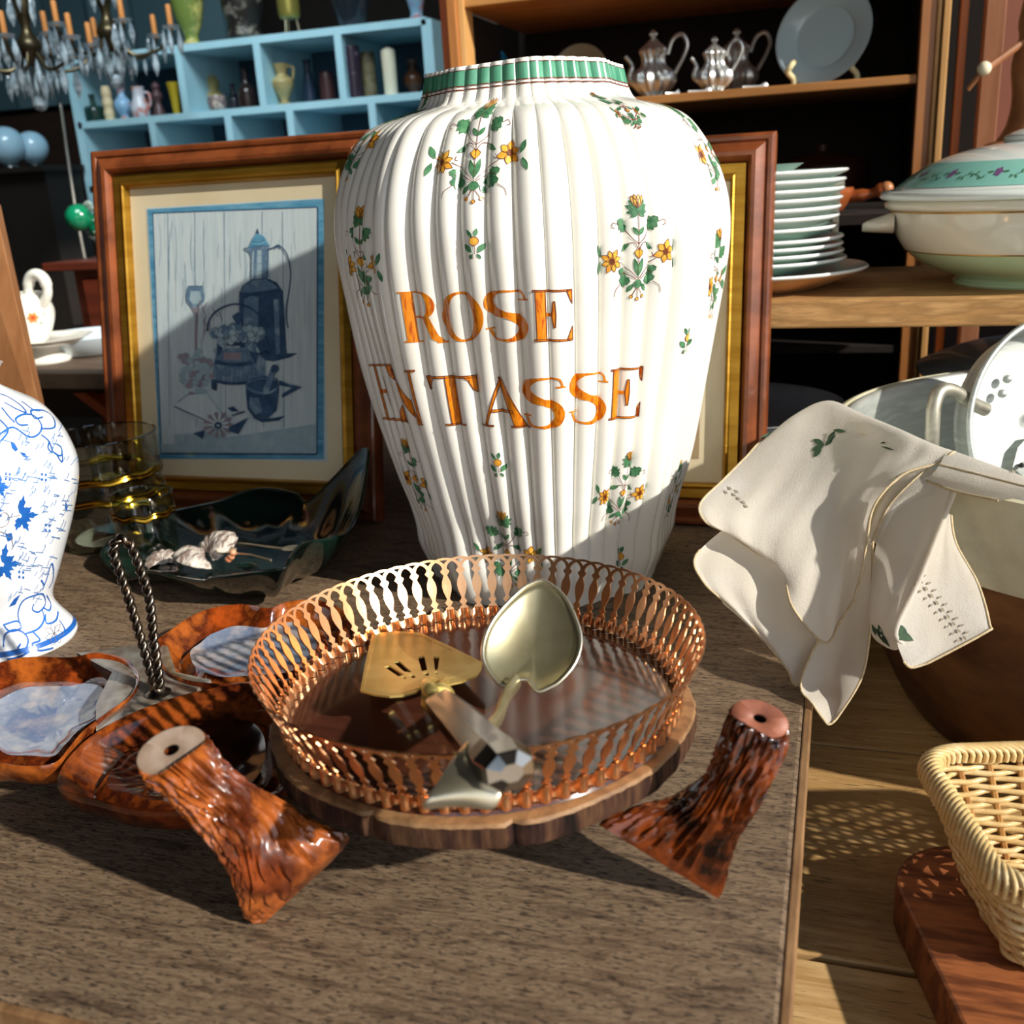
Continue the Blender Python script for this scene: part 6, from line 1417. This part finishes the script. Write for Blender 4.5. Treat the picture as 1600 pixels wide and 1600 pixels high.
def kpath(s_, z, n=160, off=0):
    """rounded rectangle at height fraction s_"""
    ins = .020 * (1 - s_) - off; w0, h0 = KW - 2 * ins, KH - 2 * ins; r = KR * (1 - .25 * (1 - s_)); o = []
    st_ = w0 - 2 * r; sh = h0 - 2 * r; per = 2 * st_ + 2 * sh + 2 * PI * r
    for i in range(n):
        d = per * i / n; x = y = 0
        segs = ((st_, 0), (PI * r / 2, 1), (sh, 2), (PI * r / 2, 3), (st_, 4), (PI * r / 2, 5), (sh, 6), (PI * r / 2, 7))
        for L_, k in segs:
            if d <= L_: break
            d -= L_
        if k == 0: x, y = r + d, 0
        elif k == 1: a = d / r; x, y = w0 - r + r * math.sin(a), r - r * math.cos(a)
        elif k == 2: x, y = w0, r + d
        elif k == 3: a = d / r; x, y = w0 - r + r * math.cos(a), h0 - r + r * math.sin(a)
        elif k == 4: x, y = w0 - r - d, h0
        elif k == 5: a = d / r; x, y = r - r * math.sin(a), h0 - r + r * math.cos(a)
        elif k == 6: x, y = 0, h0 - r - d
        else: a = d / r; x, y = r - r * math.cos(a), r - r * math.sin(a)
        o.append(KO + be * (x + ins) + bs_ * (y + ins) + V((0, 0, z)))
    return o
NS = 34; rnd = random.Random(11); rows_n = 17; mb = MB()
cen = KO + be * KW / 2 + bs_ * KH / 2
for j in range(rows_n):
    s_ = (j + .5) / rows_n; z = ZB + (ZT - ZB) * s_ + .002; n = NS * 6; P_ = kpath(s_, z, n); Q_ = []
    N_ = kpath(s_, z, n, .001)
    for i, (p, q) in enumerate(zip(P_, N_)):
        out = (q - p).normalized() if (q - p).length > 1e-7 else V((0, 0, 0)); u = i / 6 + .5 * 0
        Q_.append(p + out * (.0021 * math.cos(PI * u + PI * j)) + V((0, 0, .0006 * math.sin(i * .21 + j * 2.3))))
    tube(mb, Q_, .00185, WK, 6, closed=True, flat=1.0)
mb.build('woven_wall', t, flat_angle=80)
mb = MB()
lo_ = kpath(0, ZB + .001, NS * 6); hi_ = kpath(1, ZT + .003, NS * 6)
for i in range(0, NS * 6, 6): tube(mb, [lo_[i], hi_[i]], .0019, WKD, 6)
mb.build('stakes', t)
mb = MB(); n = 150; c0 = kpath(1, ZT + .0045, n)
c1 = kpath(1, ZT + .0045, n, .001)
for i in range(n):
    p, nx = c0[i], c0[(i + 3) % n]; out = (c1[i] - p).normalized(); out2 = (c1[(i + 3) % n] - nx).normalized()
    tube(mb, spl([p + out * .0062 - V((0, 0, .005)), p + out * .0050 + V((0, 0, .003)), p.lerp(nx, .5) + V((0, 0, .0062)), nx - out2 * .0045 + V((0, 0, .0035)), nx - out2 * .0048 - V((0, 0, .003))], 3), .0017, WK, 6)
mb.build('braided_rim', t, flat_angle=80)
mb = MB(); base = kpath(0, ZB + .002, 80); mb.add([V((cen.x, cen.y, ZB + .002))] + base, [(0, i + 1, (i + 1) % 80 + 1) for i in range(80)], WKD)
for k in range(12):
    a = KO + be * .024 + bs_ * (.024 + k * .0072) + V((0, 0, ZB + .004)); tube(mb, spl([a + be * (.157 * i / 12) + V((0, 0, .0014 * (-1) ** (i + k))) for i in range(13)], 2), .0019, WK, 6)
mb.build('woven_base', t, flat_angle=80)
STR = M('yellow_straw', 'c9b542', .5, col2='8f9a3c', scale=30)
for k, (x0, y0, x1, y1, z) in enumerate(((.03, .088, .17, .070, .012), (.035, .098, .18, .085, .009), (.04, .080, .16, .092, .015), (.030, .075, .150, .060, .010))):
    a = KO + be * x0 + bs_ * y0; b = KO + be * x1 + bs_ * y1; mb = MB(); d = (b - a); sd_ = V((-d.y, d.x, 0)).normalized() * .0032; rows = []
    for i in range(9): p = a + d * i / 8 + V((0, 0, ZB + z + .006 * math.sin(PI * i / 8))); rows.append([p - sd_, p + V((0, 0, .0008)), p + sd_])
    grid(mb, rows, STR); tag(mb.build('straw_blade', solid=.0006), ('longest yellow green straw blade in the wicker basket', 'straw blade nearest the front rim inside the wicker basket', 'uppermost straw blade crossing the others in the wicker basket', 'straw blade nearest the back wall inside the wicker basket')[k], 'straw', 'straw blades in the basket')
